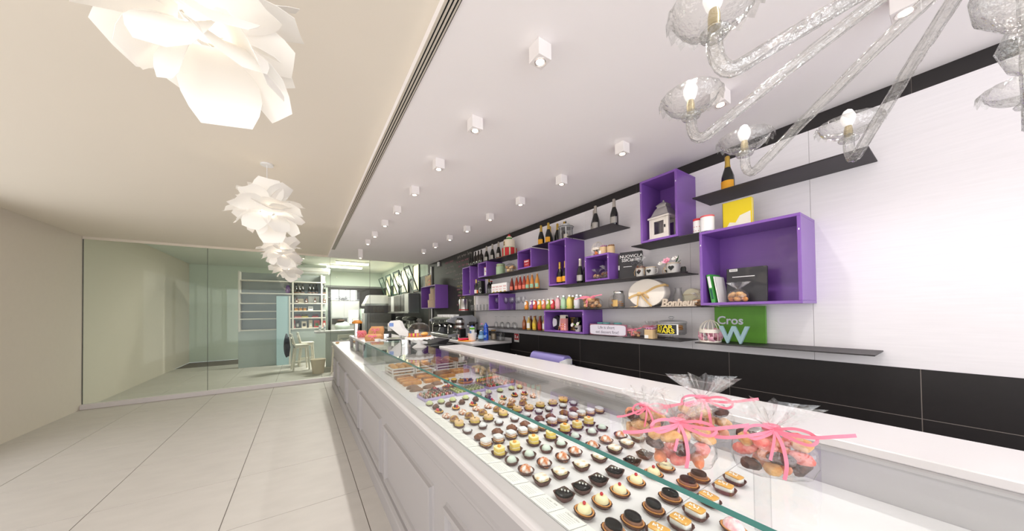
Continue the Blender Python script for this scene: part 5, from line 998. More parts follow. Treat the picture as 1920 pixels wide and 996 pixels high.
# round boxes in the far purple box
for i, (r, h, z, l) in enumerate([(.24, .20, 1.741, 'bottom and widest'), (.19, .16, 1.942, 'middle'), (.14, .13, 2.103, 'top')]):
    r *= .62; o = T('round_box', f'{l} of three stacked cream round boxes in the wide purple box', 'box', (2.87, 7.88, z), 0, 'stacked round boxes'); P('box_body', MB().lathe([(r, 0), (r, h*.7), (0, h*.7)], 28).mesh(mat('cream_hatbox', (214, 190, 160), .6, var=.05), 45), o); P('lid', MB().lathe([(r*1.03, h*.62), (r*1.03, h*.98), (0, h*.99)], 28).mesh(mat('cream_hatbox'), 45), o)
    if i == 2:
        for k in range(8): P('rosette', bits('ros', mat('green_rosette', (186, 190, 150), .7, var=.2, vs=40), [(0, 0, 0), (.02, .01, .01)], .026), o, (r*.8*cos(2*pi*k/8), r*.8*sin(2*pi*k/8), h+.01))
o = T('poster_board', 'brown printed poster leaning on top of the wide purple box', 'poster', (2.80, 8.13, 2.306), WALL); P('board', MB().bbox(-.22, .22, 0, .015, 0, .30, .002).mesh(two_tone('poster_print', (150, 110, 60), (196, 158, 92), 9, .6, .4, .6, 0)), o); P('orange_patch', MB().bbox(.05, .2, -.002, 0, .03, .08, .0005).bbox(.06, .19, -.002, 0, .14, .17, .0005).mesh(mat('orange_patch', (220, 110, 50), .6)), o)

# ------------------------------------------------------------------ back bar: worktop, espresso machine, grinder, bottles
ZW = 1.10
o = T('work_counter', 'dark back counter with white worktop by the chalkboard wall', 'counter', (0, 0, 0))
P('cabinet', MB().box(2.36, 3.045, 4.56, 8.0, .02, 1.06).mesh(mat('graphite', (40, 38, 40), .4, var=.1)), o); wt = tag(P('worktop', MB().bbox(2.275, 3.046, 4.50, 8.0, 1.062, ZW, .003).mesh(TOPW)), 'white worktop of the back counter under the espresso machine', 'worktop'); P('upstand', MB().bbox(3.03, 3.046, 4.50, 5.9, ZW, 1.15, .002).mesh(TOPW), wt)
P('drawer_rail', MB().bbox(2.345, 2.36, 4.6, 7.6, .93, .96, .002).mesh(STEEL), o); P('panel', MB().bbox(2.345, 2.36, 4.6, 7.6, .1, .9, .003).mesh(mat('counter_grey_panel', (96, 90, 88), .5, var=.05)), o)
def espresso():
    SIL = mat('machine_silver', (176, 178, 184), .35, metal=.5, var=.04)
    o = T('espresso_machine', 'silver and black espresso machine with curved grey side panel', 'espresso machine', (2.62, 6.15, ZW+.0005), WALL)     # width along Y: 1.0
    P('body', MB().bbox(-.46, .46, .02, .33, .06, .38, .01).mesh(BLACK), o); P('top_tray', MB().bbox(-.46, .46, -.22, .33, .38, .41, .006).mesh(STEEL), o)
    side = [(-.27, .02), (.33, .02), (.34, .38), (.25, .45), (-.12, .43), (-.30, .36), (-.31, .33), (-.1, .28), (-.06, .2), (-.1, .1), (-.27, .07)]
    for x in (-.50, .46): P('side_panel', MB().prism(side, x, x+.04, 'x').mesh(SIL), o)
    P('front_panel', MB().bbox(-.46, .46, -.26, -.2, .29, .38, .006).mesh(BLACK), o); P('drip_tray', MB().bbox(-.46, .46, -.27, .02, .03, .075, .004).mesh(STEEL), o); P('base', MB().bbox(-.5, .5, -.24, .33, .0, .03, .003).mesh(BLACK), o)
    for k in range(3):
        x = -.3+.3*k
        q = P('group_head', cached('gh', lambda: MB().lathe([(.04, 0), (.04, .05), (.03, .07), (0, .07)], 18).mesh(CHROME, 45)), o, (x, -.13, .215)); P('handle', cached('ghh', lambda: MB().tube([(0, -.03, .01), (0, -.16, .0)], .013, 8).mesh(BLACK, 45)), q)
        P('button', cached('btn', lambda: MB().lathe([(.016, 0), (.016, .006), (0, .008)], 14).mesh(CHROME, 45)), o, (x, -.26, .335), (pi/2, 0, 0))
    for x in (-.43, .43): P('steam_wand', cached('sw', lambda: MB().tube([(0, -.2, .3), (0, -.25, .25), (.01, -.26, .1)], .006, 6).mesh(CHROME, 45)), o, (x, 0, 0))
    for k in range(9):
        q = T('espresso_cup', f'white espresso cup on top of the machine, {ORD[k]} from the far end', 'cup', (2.50, 6.55-.095*k, ZW+.4115), WALL, 'espresso cups'); P('bowl', cached('ecb', lambda: MB().lathe([(.02, 0), (.034, .03), (.037, .055), (.034, .055), (.03, .03), (0, .006)], 16).mesh(WHITEP, 45)), q); P('handle', cached('ech', lambda: MB().tube([(.034, 0, .045), (.052, 0, .04), (.05, 0, .02), (.03, 0, .015)], .0035, 6).mesh(WHITEP, 45)), q)
    for k in range(9):
        q = T('espresso_cup', f'white espresso cup in the back row on the machine, {ORD[k]} from the far end', 'cup', (2.60, 6.55-.095*k, ZW+.4115), WALL, 'espresso cups'); P('bowl', CACHE['ecb'], q); P('handle', CACHE['ech'], q)
espresso()
o = T('coffee_grinder', 'silver coffee grinder with dark bean window beside the espresso machine', 'coffee grinder', (2.48, 5.42, ZW+.0005), WALL)
P('base', MB().bbox(-.09, .09, -.13, .12, 0, .04, .006).mesh(STEEL), o); P('stand', MB().bbox(-.06, .06, -.02, .1, .04, .20, .006).mesh(BLACK), o); P('hopper_lower', MB().lathe([(.085, .2), (.09, .215), (.09, .26), (.088, .265)], 24).mesh(STEEL, 45), o); P('bean_window', MB().lathe([(.085, .262), (.085, .31)], 24).mesh(mat('coffee_beans', (50, 26, 20), .3, var=.3, vs=60), 45), o); P('hopper_top', MB().lathe([(.09, .31), (.092, .325), (.09, .36), (.06, .375), (0, .378)], 24).mesh(STEEL, 45), o); P('lid', MB().lathe([(.06, .375), (.055, .4), (0, .405)], 20).mesh(BLACK, 45), o); P('fork', MB().tube([(-.03, -.02, .16), (-.03, -.12, .15), (.03, -.12, .15), (.03, -.02, .16)], .006, 6).mesh(CHROME, 45), o); P('red_badge', MB().lathe([(0, 0), (.012, .002)], 14).mesh(RED), o, (-.04, -.083, .232), (pi/2, 0, 0))
o = T('grinder_motor', 'small chrome grinder with black arm next to the blue bottle group', 'coffee grinder', (2.62, 5.18, ZW+.0005), WALL); P('base', MB().bbox(-.07, .07, -.08, .08, 0, .03, .005).mesh(STEEL), o); P('column', MB().lathe([(.045, .03), (.045, .22), (.06, .25), (.06, .33), (0, .335)], 20).mesh(BLACK, 45), o); P('dial', MB().lathe([(.04, 0), (.04, .02), (0, .022)], 18).mesh(CHROME, 45), o, (-.01, -.06, .26), (pi/2, 0, 0)); P('arm', MB().tube([(.04, 0, .3), (.16, .02, .31)], .02, 8).mesh(BLACK, 45), o)
o = T('coffee_tin', 'large steel coffee tin with red mark and red bottom band', 'tin', (2.86, 6.03, 1.639), WALL)
P('can', MB().lathe([(.1, 0), (.1, .235), (.096, .24), (.096, .25), (0, .25)], 28).mesh(STEEL, 45), o); P('red_band', MB().lathe([(.1012, .012), (.1012, .034)], 28).mesh(RED, 45), o); P('red_mark', MB().loft([[(.1015*sin(a), -.1015*cos(a), zz) for a in [radians(-60+44*k/8) for k in range(9)]] for zz in (.13, .2)], closed=False).mesh(RED, 60, False), o); P('lettering', MB().text('illy', .035, .0004, (-.062, -.088, .165), 'front').mesh(WHITEP), o)
WB = thin_glass('pet_bottle', (226, 236, 244), 1.35, edge=.3, edge_col=(150, 165, 180), rough=.05)
bl = T('blue_bottle', 'blue plastic water bottle standing on the white worktop edge', 'bottle', (2.74, 4.87, ZW+.0005), WALL); P('body', MB().lathe([(.04, 0), (.046, .01), (.046, .10), (.043, .115), (.046, .13), (.046, .18), (.038, .20), (.045, .23), (.043, .255), (.024, .285), (.016, .295)], 22).mesh(mat('blue_plastic', (24, 78, 190), .15, var=.06, coat=.5), 45), bl); P('cap', MB().lathe([(.018, .293), (.018, .315), (0, .318)], 14).mesh(mat('blue_plastic'), 45), bl); P('print', MB().loft([[(.0466*sin(a), -.0466*cos(a), zz) for a in [radians(-60+120*k/10) for k in range(11)]] for zz in (.05, .095)], closed=False).mesh(mat('print_white_blue', (150, 180, 226), .5, var=.5, vs=30), 60, False), bl)
for i, (x, y, h, l) in enumerate([(2.60, 4.80, .19, 'small water bottle with pale label in front of the blue bottle'), (2.74, 5.02, .30, 'clear water bottle with pink cap behind the small one')]):
    o = T('water_bottle', l, 'bottle', (x, y, ZW+.0005), WALL); P('body', MB().lathe([(.045, 0), (.05, .01), (.05, h*.62), (.046, h*.72), (.018, h*.9), (.016, h*.94)], 20).mesh(WB, 45), o); P('cap', MB().lathe([(.018, h*.93), (.018, h), (0, h)], 12).mesh(mat('pink_cap', (232, 150, 180), .4) if i else WHITEP, 45), o); P('paper_label', MB().lathe([(.0508, h*.25), (.0508, h*.55)], 20).mesh(mat('sky_label', (150, 190, 226), .5, var=.4, vs=25), 45), o)
o = T('bucket', 'white plastic tub holding a blue and green carton', 'tub', (2.52, 4.98, ZW+.0005), WALL); P('tub_wall', MB().lathe([(.06, 0), (.085, .13), (.088, .135), (.08, .135), (.056, .006), (0, .006)], 24).mesh(WHITEP, 45), o)
o = T('milk_carton', 'white milk carton with green band leaning in the white tub', 'carton', (2.52, 4.985, ZW+.010), WALL); P('carton', MB().bbox(-.038, .038, -.03, .03, 0, .24, .003).mesh(WHITEP), o); P('green_band', MB().bbox(-.039, .039, -.031, .031, .19, .225, .001).mesh(mat('green_band', (110, 190, 60), .5)), o); P('blue_print', MB().bbox(-.03, .03, -.0315, -.03, .10, .17, .0005).mesh(mat('blue_print', (90, 130, 200), .5, var=.4, vs=30)), o); P('spout', MB().lathe([(.02, .24), (.02, .26), (0, .262)], 14).mesh(mat('blue_spout', (50, 80, 190), .4), 45), o)
o = T('folded_cloth', 'crumpled red cloth lying on the orange cloth', 'cloth', (2.42, 5.12, ZW+.008), .3); P('fabric', MB().blob((0, 0, .016), (.11, .09, .016), 4, .12, 18, 8).mesh(mat('red_cloth', (222, 44, 84), .85, var=.1, vs=30, bump=.4, bs=40), 60), o)
o = T('folded_cloth', 'flat orange cloth spread on the white worktop', 'cloth', (2.43, 5.03, ZW+.0005), .25); P('fabric', MB().blob((0, 0, .004), (.13, .2, .004), 8, .1, 20, 6).mesh(mat('orange_cloth', (240, 152, 30), .85, var=.1, vs=30, bump=.3, bs=40), 60), o)
o = T('milk_jug', 'steel milk jug beside the coffee grinder', 'jug', (2.36, 5.25, ZW+.0005), WALL); P('jug_wall', MB().lathe([(.045, 0), (.048, .02), (.038, .08), (.042, .1), (.039, .1), (.035, .08), (.043, .02), (0, .006)], 20).mesh(CHROME, 45), o); P('handle', MB().tube([(-.038, 0, .085), (-.07, 0, .08), (-.07, 0, .035), (-.045, 0, .025)], .005, 6).mesh(CHROME, 45), o)
o = T('glass_jar', 'clear jar with brown lid and oats right of the blue bottle', 'jar', (2.90, 4.88, ZW+.0005), WALL); P('glass_wall', MB().lathe([(.05, 0), (.052, .01), (.052, .14), (.042, .16), (.042, .165), (.04, .165), (.05, .14), (.05, .012), (0, .01)], 20).mesh(GLASSW, 45), o); P('lid', MB().lathe([(.045, .16), (.045, .18), (0, .182)], 18).mesh(mat('tan_lid', (196, 150, 80), .5), 45), o); P('oats', MB().lathe([(.047, .012), (.047, .11), (0, .118)], 18).mesh(mat('oats', (200, 180, 150), .8, var=.2, vs=90, bump=.4), 45), o)
o = T('storage_tub', 'clear plastic storage tub at the end of the white worktop', 'tub', (2.93, 4.69, ZW+.0005), WALL); P('tub_wall', MB().loft([ring_pts(.07, .06, 4, .0), ring_pts(.085, .07, 4, .13), ring_pts(.082, .067, 4, .13), ring_pts(.067, .057, 4, .005)], True, True).mesh(GLASSW, 45), o)
o = T('tea_carton', 'brown and white carton between the water bottles and the blue bottle', 'box', (2.80, 4.97, ZW+.0005), WALL); P('carton', MB().bbox(-.05, .05, -.03, .03, 0, .19, .002).mesh(mat('tea_box', (214, 190, 170), .6, var=.35, vs=14)), o); P('orange_trim', MB().bbox(-.051, .051, -.031, .031, .0, .02, .001).bbox(-.051, .051, -.031, .031, .178, .191, .001).mesh(MATS['orange_cloth']), o)
# fire sign, extinguishers, film roll dispenser
o = T('wall_sign', 'small red and white fire equipment sign on the black tiles', 'sign', (3.044, 4.351, 1.12), WALL); P('plate', MB().bbox(-.07, .07, 0, .003, 0, .115, .0005).bbox(-.07, .07, 0, .003, -.03, 0, .0005).mesh(WHITEP), o); P('red_field', MB().bbox(-.064, .064, -.001, 0, .006, .11, .0003).mesh(mat('sign_red', (196, 30, 42), .5)), o); P('pictogram', MB().bbox(-.045, -.015, -.002, -.001, .03, .09, .0003).prism([(.005, .03), (.045, .04), (.04, .085), (.015, .06)], -.002, -.001, 'y').mesh(WHITEP), o)
for i, (y, z) in enumerate([(4.80, .36), (4.22, .28)]):
    o = T('fire_extinguisher', f'red fire extinguisher with black hose under the worktop end, {"nearer the espresso machine" if i == 0 else "below the fire sign"}', 'extinguisher', (2.93, y, z), WALL+.4, 'fire extinguishers'); P('cylinder', MB().lathe([(.07, 0), (.075, .02), (.075, .46), (.06, .51), (.025, .54), (.025, .56)], 22).mesh(mat('ext_red', (196, 26, 34), .3, coat=.4), 45), o); P('valve', MB().lathe([(.02, .555), (.02, .6), (0, .602)], 14).mesh(GOLD, 45), o); P('handle', MB().tube([(0, 0, .59), (-.05, -.02, .62), (-.11, -.04, .63)], .008, 6).tube([(0, 0, .575), (-.06, -.02, .575), (-.1, -.04, .57)], .007, 6).mesh(mat('ext_red'), 45), o); P('hose', MB().tube([(.02, 0, .58), (.1, .02, .55), (.13, .03, .4), (.09, .02, .25)], .01, 8).mesh(BLACK, 45), o); P('safety_tag', MB().box(.01, .04, -.03, -.028, .56, .63).mesh(CARD), o)
o = T('film_dispenser', 'lilac half round film dispenser with white bracket on the black tiles', 'dispenser', (2.86, 3.62, .93), WALL); P('cover', MB().prism([(-.1*cos(a)*.9, .10*sin(a)) for a in [pi*k/14 for k in range(15)]]+[(.09, -.03), (-.09, -.03)], 0, .68, 'x').mesh(mat('lilac_plastic', (150, 140, 206), .35, var=.03, coat=.2), 45), o); P('bracket', MB().prism([(-.14, -.03), (.06, -.03), (.07, .05), (.0, .06), (-.14, .03)], .681, .70, 'x').bbox(.68, .8, -.14, .02, -.03, -.01, .002).mesh(WHITEP), o)
o2 = T('wall_bench', 'low dark bench on the black tiled wall under the film dispenser', 'bench', (0, 0, 0)); P('bench_top', MB().bbox(2.62, 3.045, 2.6, 3.9, .85, .899, .003).mesh(BLACK), o2); P('bench_body', MB().box(2.70, 3.045, 2.65, 3.85, .0, .85).mesh(MATS['graphite']), o2)

# ------------------------------------------------------------------ things standing on the glass top and on the rear counter
# cake stand with dome
o = T('cake_stand', 'white scalloped cake stand under a clear glass dome on the glass top', 'cake stand', (1.03, 3.27, GZ+.0008), 0)
P('pedestal', MB().lathe([(.075, 0), (.07, .006), (.05, .02), (.03, .03), (.024, .045), (.036, .065), (.036, .08), (.02, .095), (.03, .105), (.05, .11)], 28).mesh(WHITEP, 45), o); sc = []
for z, k in ((.108, .55), (.112, 1.0), (.088, 1.02), (.084, 1.0), (.106, .98)): sc.append([(.142*k*(1+(.02 if j % 2 else -.01)*(1 if k > .9 else 0))*cos(2*pi*j/64), .142*k*(1+(.02 if j % 2 else -.01)*(1 if k > .9 else 0))*sin(2*pi*j/64), z+(.006 if (j % 4 < 2 and z < .1) else 0)) for j in range(64)])
P('plate', MB().loft([[(.142*.55*cos(2*pi*j/64), .142*.55*sin(2*pi*j/64), .106) for j in range(64)]]+[[(p[0], p[1], p[2]) for p in r] for r in (sc[4], sc[3], sc[2], sc[1])]+[[(.07*cos(2*pi*j/64), .07*sin(2*pi*j/64), .111) for j in range(64)]], True, True).mesh(WHITEP), o)
P('doily', MB().lathe([(.12, .1125), (.122, .116), (0, .117)], 32).mesh(mat('orange_doily', (226, 146, 50), .7, var=.1), 45), o)
P('dome', MB().lathe([(.112, .117), (.114, .17), (.108, .205), (.085, .238), (.045, .256), (.012, .26), (0, .26)], 36).mesh(GLASSW, 45), o); P('dome_knob', MB().lathe([(.01, .259), (.012, .268), (.024, .276), (.026, .29), (.015, .302), (0, .304)], 18).mesh(GLASSW, 45), o)
o = T('round_cake', 'round cake with pink and yellow striped band under the dome', 'cake', (.985, 3.305, GZ+.1185), 0); P('cake', MB().lathe([(.052, 0), (.055, .035), (.05, .042), (0, .042)], 24).mesh(CHOC, 45), o)
for k in range(16): a = 2*pi*k/16; P('stripe', cached(('cs', k % 2), lambda: MB().box(-.0095, .0095, -.0575, -.053, .001, .032).mesh(mat('stripe_yellow', (240, 206, 40), .5) if k % 2 else mat('stripe_pink', (220, 50, 110), .5))), o, (0, 0, 0), (0, 0, a))
o = T('orange_cake', 'orange glazed loaf cake under the dome', 'cake', (1.075, 3.235, GZ+.1185), .5); P('cake', MB().blob((0, 0, .022), (.045, .032, .022), 3, .08, 14, 8).mesh(CARA, 60), o)
o = T('price_card', 'tiny white price card leaning under the dome', 'card', (.985, 3.22, GZ+.119), .6); P('card', MB().bbox(-.032, .032, -.001, .001, .035, .07, .0003).mesh(CARD), o); P('stick', MB().box(-.001, .001, -.001, .001, 0, .036).mesh(WHITEP), o)
# rear service counter
ZR = 1.20
o = T('service_counter', 'white framed service counter beyond the glass case end', 'counter', (0, 0, 0)); P('top', MB().bbox(.74, 1.48, 4.33, 6.6, ZR-.03, ZR, .003).mesh(TOPW), o); P('carcass', MB().box(.905, 1.45, 4.4, 6.5, 0.01, ZR-.03).mesh(CW), o)
for y in (4.34, 5.05, 5.8, 6.52): P('post', MB().bbox(.75, .80, y, y+.06, ZL+.001, ZR-.03, .002).mesh(CW), o)
for y0, y1 in ((4.4, 5.05), (5.11, 5.8), (5.86, 6.52)): P('glass_panel', MB().box(.772, .776, y0, y1, ZL+.001, ZR-.03).mesh(PARTG), o)
# scale with white curved display
o = T('shop_scale', 'white curved shop scale with tilted display head behind the glass case', 'scale', (1.12, 4.52, ZR+.0005), -.55)
P('platform', MB().bbox(-.15, .15, -.12, .14, .0, .05, .01).mesh(BLACK), o); P('pan', MB().bbox(-.16, .16, -.14, .12, .052, .062, .003).mesh(STEEL), o); P('pole', MB().lathe([(.018, .05), (.018, .14)], 12).mesh(WHITEP, 45), o, (.0, .11, 0))
P('display_head', MB().prism([(-.14, .26), (-.10, .305), (-.02, .31), (.02, .29), (.06, .2), (.10, .15), (.19, .105), (.165, .085), (.09, .085), (.02, .10), (-.05, .16), (-.12, .22)], .0, .14, 'y').mesh(mat('scale_white', (236, 234, 232), .35), 45), o); P('keypad', MB().bbox(-.12, -.06, -.003, 0, .225, .275, .001).mesh(mat('lcd_blue', (120, 150, 214), .3)), o); P('screen_back', MB().bbox(-.15, -.10, .02, .12, .16, .27, .004).mesh(GREYC), o)
# tall steel canister, paper bags, cups on the rear counter
o = T('steel_canister', 'tall steel canister with amber cookies under a glass lid', 'canister', (.84, 6.3, ZR+.0005), 0); P('can', MB().lathe([(.055, 0), (.055, .23), (0, .231)], 22).mesh(CHROME, 45), o); P('amber_fill', MB().lathe([(.085, .232), (.09, .25), (.06, .285), (0, .295)], 20).mesh(mat('amber_fill', (222, 140, 30), .4, var=.2, vs=40), 45), o); P('lid', MB().lathe([(.09, .25), (.085, .31), (.07, .325), (0, .328)], 20).mesh(GLASSW, 45), o)
KRAFT = mat('kraft_bag', (206, 152, 100), .7, var=.12, vs=24, bump=.3, bs=30)
for i, (x, y, w_, h, l, rx) in enumerate([(.90, 5.05, .26, .10, 'lying kraft bread bag with clear window at the end of the glass case', 0), (.98, 5.45, .24, .20, 'upright kraft bread bag tied with pink ribbon', .25), (.86, 5.9, .15, .12, 'small bag of pink tied biscuits beside the steel canister', 0)]):
    o = T('paper_bag', l, 'bag', (x, y, ZR+.0005), -.5); P('bag', MB().loft([[(w_/2*a*p[0]+rx*z, .06*b*p[1], z) for p in ring_pts(1, 1, 3, 0, 20)] for a, b, z in ((.9, .9, 0), (1, 1, h*.2), (1, .95, h*.7), (.85, .5, h*.9), (.8, .2, h))], True, True).mesh(KRAFT if i < 2 else PINKB, 45), o)
    m = MB(); 
    for s in (-1, 1): m.strip([(rx*h*.7, -.062, h*.7), (s*.04+rx*h*.7, -.075, h*.85), (s*.06+rx*h*.7, -.07, h*.7), (rx*h*.7, -.064, h*.68)], .012, (0, .2, 1)).strip([(rx*h*.7, -.064, h*.68), (s*.02+rx*h*.4, -.075, h*.4), (s*.03, -.07, h*.2)], .01, (1, 0, 0))
    P('ribbon', m.mesh(PINKR), o)
for i, (x, y, l) in enumerate([(.91, 4.45, 'left'), (.87, 4.62, 'right')]):
    o = T('saucer_cup', f'{l} white cup on a saucer at the end of the glass case', 'cup', (x, y, ZR+.0005), 0, 'white cups at the case end'); P('saucer', cached('sau', lambda: MB().lathe([(.03, 0), (.06, .008), (.062, .011), (.03, .006), (0, .005)], 24).mesh(WHITEP, 45)), o); P('bowl', cached('scb', lambda: MB().lathe([(.022, .007), (.036, .03), (.04, .058), (.037, .058), (.033, .03), (0, .012)], 20).mesh(WHITEP, 45)), o); P('handle', cached('sch', lambda: MB().tube([(.037, 0, .05), (.058, 0, .045), (.055, 0, .025), (.034, 0, .02)], .004, 6).mesh(WHITEP, 45)), o)
o = T('steel_pot', 'steel napkin pot standing on the glass top near the cake stand', 'pot', (.93, 3.42, GZ+.0008), 0); P('pot_wall', MB().lathe([(.05, 0), (.052, .08), (.048, .08), (.046, .004), (0, .004)], 22).mesh(CHROME, 45), o)
o = T('steel_pot', 'steel tin with pink ribbon between the bread bag and the scale', 'pot', (1.05, 4.85, ZR+.0005), 0); P('pot_wall', MB().lathe([(.06, 0), (.06, .11), (.056, .11), (.055, .004), (0, .004)], 22).mesh(CHROME, 45), o)
# register
o = T('cash_register', 'low black cash register behind the cake stand', 'register', (1.75, 4.75, 1.02), 0); P('drawer', MB().bbox(-.22, .22, -.22, .22, 0, .1, .006).mesh(BLACK), o); P('screen', MB().prism([(-.16, .1), (.1, .1), (.16, .17), (.13, .18), (-.16, .12)], -.2, .2, 'y').mesh(BLACK, 45), o); P('label', MB().bbox(-.2, -.1, -.222, -.22, .03, .06, .0005).mesh(STEEL), o)
o = T('till_table', 'dark cabinet under the cash register', 'cabinet', (0, 0, 0)); P('carcass', MB().bbox(1.5, 2.0, 4.45, 5.3, 0, 1.0, .003).mesh(MATS['graphite']), o); P('top', MB().bbox(1.49, 2.01, 4.44, 5.31, 1.0, 1.0195, .003).mesh(BLACK), o); P('purple_end', MB().bbox(1.6, 1.9, 4.425, 4.439, .4, 1.0, .002).mesh(PURPLE), o)
# small pastry left on the far ledge
o = T('biscuit', 'small pink tied biscuit at the far end of the white ledge', 'biscuit', (.62, 7.5, ZL+.0005), 0); P('crumb', MB().blob((0, 0, .018), (.035, .03, .018), 1, .1, 10, 7).mesh(TANB, 60), o); P('ribbon', MB().strip([(-.06, 0, .05), (0, 0, .036), (.03, 0, .055)], .012, (0, 1, 0)).mesh(PINKR), o)

# ------------------------------------------------------------------ glass partition
pl = ST('trim_2', MB().bbox(XL, .62, YF-.06, YF+.06, 0, .085, .003).mesh(WHITE))
pn = ST('window_1', MB().box(XL, XL+.01, YF-.004, YF+.004, .085, 3.0).mesh(STEEL))
xs = [XL+.01, -1.6, .577, 1.47, 2.33, XW-.01]
for a, b in zip(xs[:-1], xs[1:]):
    P('pane', MB().box(a+.002, b-.002, YF-.005, YF+.005, .085 if a < .5 else 0.95, 2.998).mesh(PARTG), pn)
    P('joint', MB().box(a-.003, a+.002, YF-.006, YF+.006, .085 if a < .5 else 0.95, 2.998).mesh(mat('dark_silicone', (44, 52, 50), .5)), pn)
ST('wall_low', MB().bbox(.66, XW-.02, YF-.03, YF+.03, 0, .95, .002).mesh(CW))
# ------------------------------------------------------------------ back room: kitchen on the right, bar on the left
BK = mat('kitchen_dark', (50, 46, 46), .5, var=.15, vs=10); MINT = mat('kitchen_white', (222, 232, 222), .6, var=.02)
wb = ST('wall_back', MB().box(XL, 4, YE, YE+.1, 0, 3.45).mesh(MINT)); P('dark_band', MB().box(.9, 3.2, YE-.02, YE, 0, 2.72).mesh(BK), wb); P('ledge_band', MB().box(.7, 3.2, YE-.06, YE-.02, 2.72, 2.80).mesh(mat('grey_band', (120, 122, 120), .5)), wb)
P('white_upper', MB().box(XW-.012, XW+.004, YF+.05, YE, 2.72, 3.4).mesh(MINT), wr); P('dark_lower', MB().box(XW-.012, XW+.004, YF+.05, YE, 0, 2.72).mesh(BK), wr)
# rear window, bright daylight
wn = ST('window_2', MB().box(.98, 1.98, YE-.06, YE-.03, 2.16, 2.64).mesh(mat('window_daylight', (255, 250, 246), .5, var=0, emit=1.6)))
for x in (1.0, 1.30, 1.55, 1.72, 1.95): P('mullion', MB().box(x-.012, x+.012, YE-.075, YE-.06, 2.16, 2.64).mesh(BK), wn)
P('frame', MB().box(.96, 2.0, YE-.08, YE-.06, 2.62, 2.66).box(.96, 2.0, YE-.08, YE-.06, 2.14, 2.18).mesh(BK), wn)
o = T('branch_bundle', 'grey tangle of dry branches on top of the steel cupboard', 'branches', (1.4, 14.2, 2.13), 0); rnd = random.Random(3)
for k in range(26): a = rnd.uniform(0, pi); L = rnd.uniform(.2, .5); P('twig', MB().tube([(rnd.uniform(-.2, .2), 0, .02), (rnd.uniform(-.2, .2)+L*.5*cos(a), rnd.uniform(-.1, .1), .05+L*.3*sin(a)), (L*1.3*cos(a), rnd.uniform(-.1, .1), .03+L*.45*sin(a))], .010, 5).mesh(mat('twig_grey', (140, 140, 150), .7, var=.2)), o)
SP = mat('steel_pale', (206, 202, 200), .3, metal=.6, var=.06, vs=4)
o = T('steel_cupboard', 'pale steel two door cupboard standing under the rear window', 'cupboard', (0, 0, 0)); P('carcass', MB().bbox(.95, 1.95, 14.0, 14.5, .0, 2.12, .004).mesh(SP), o); P('door', MB().bbox(.97, 1.38, 13.98, 14.0, 1.45, 2.08, .003).mesh(SP), o); P('door', MB().bbox(1.40, 1.93, 13.98, 14.0, 1.45, 2.08, .003).mesh(SP), o); P('bright_panel', MB().bbox(1.55, 1.9, 13.97, 13.985, 1.2, 1.75, .002).mesh(mat('bright_steel', (236, 232, 230), .35, metal=.2)), o); P('dark_gap', MB().bbox(.97, 1.5, 13.975, 13.99, 1.2, 1.42, .002).mesh(BK), o)
o = T('covered_bundle', 'pale rounded covered bundle on the bench behind the glass partition', 'bundle', (1.20, 12.6, .96), 0); P('cloth', MB().blob((0, 0, .19), (.23, .18, .19), 3, .06, 18, 10).mesh(mat('pale_cloth', (206, 216, 210), .8, var=.1), 60), o); P('dark_top', MB().blob((-.04, 0, .40), (.14, .12, .04), 2, .1, 14, 8).mesh(mat('brown_top', (70, 48, 38), .8), 60), o)
o = T('kitchen_bench', 'steel kitchen bench under the covered bundle', 'bench', (0, 0, 0)); P('top', MB().bbox(.85, 1.92, 12.2, 13.0, .92, .959, .003).mesh(STEEL), o); P('body', MB().box(.9, 1.9, 12.25, 12.95, 0, .92).mesh(GREYC), o)
o = T('kitchen_hood', 'steel extraction hood above the dark kitchen range', 'hood', (0, 0, 0)); P('hood', MB().prism([(1.95, 1.98), (2.9, 1.98), (2.75, 2.3), (2.1, 2.3)], 12.6, 13.3, 'y').mesh(SP), o); P('rim', MB().bbox(1.93, 3.037, 12.55, 13.35, 1.9, 1.98, .004).mesh(STEEL), o); P('dark_front', MB().bbox(1.95, 2.9, 12.53, 12.55, 1.64, 1.90, .004).mesh(BK), o)
o = T('kitchen_range', 'dark steel kitchen range under the extraction hood', 'range', (0, 0, 0)); P('body', MB().bbox(1.95, 2.9, 12.7, 13.4, 0, 1.62, .004).mesh(mat('range_grey', (126, 120, 118), .35, metal=.5, var=.1)), o); P('column', MB().bbox(1.94, 2.02, 12.66, 12.7, .2, 1.6, .003).mesh(STEEL), o)
o = T('white_apron', 'pale green apron hanging between the cupboard and the hood', 'apron', (2.06, 14.2, 1.2), 0); P('fabric', MB().loft([[(-.1*k, -.02, z), (.1*k, -.02, z), (.1*k, .02, z), (-.1*k, .02, z)] for k, z in ((.5, .0), (.6, .3), (.9, .5), (1.0, .6))], True, True).mesh(mat('apron', (206, 222, 212), .8, var=.05)), o); P('hook', MB().tube([(0, .0, .6), (-.05, .0, .64), (-.12, 0, .64)], .01, 6).mesh(STEEL), o)
# steel wall cabinets
for i, (y0, y1) in enumerate([(9.62, 10.5), (10.52, 11.4), (11.42, 12.3)]):
    o = T('steel_wall_cabinet', f'steel wall cabinet in the kitchen, {ORD[i]} behind the partition', 'cabinet', (0, 0, 0), 0, 'steel wall cabinets'); P('carcass', MB().bbox(2.72, 3.035, y0, y1, 1.64, 2.22, .003).mesh(STEEL), o); P('door', MB().bbox(2.70, 2.72, y0+.01, (y0+y1)/2-.005, 1.66, 2.2, .002).mesh(SP if i != 1 else mat('dark_door', (90, 84, 80), .25, metal=.7)), o); P('door', MB().bbox(2.70, 2.72, (y0+y1)/2+.005, y1-.01, 1.66, 2.2, .002).mesh(mat('dark_door', (90, 84, 80), .25, metal=.7)), o); P('lower_rail', MB().bbox(2.69, 3.035, y0, y1, 1.60, 1.64, .002).mesh(STEEL), o)
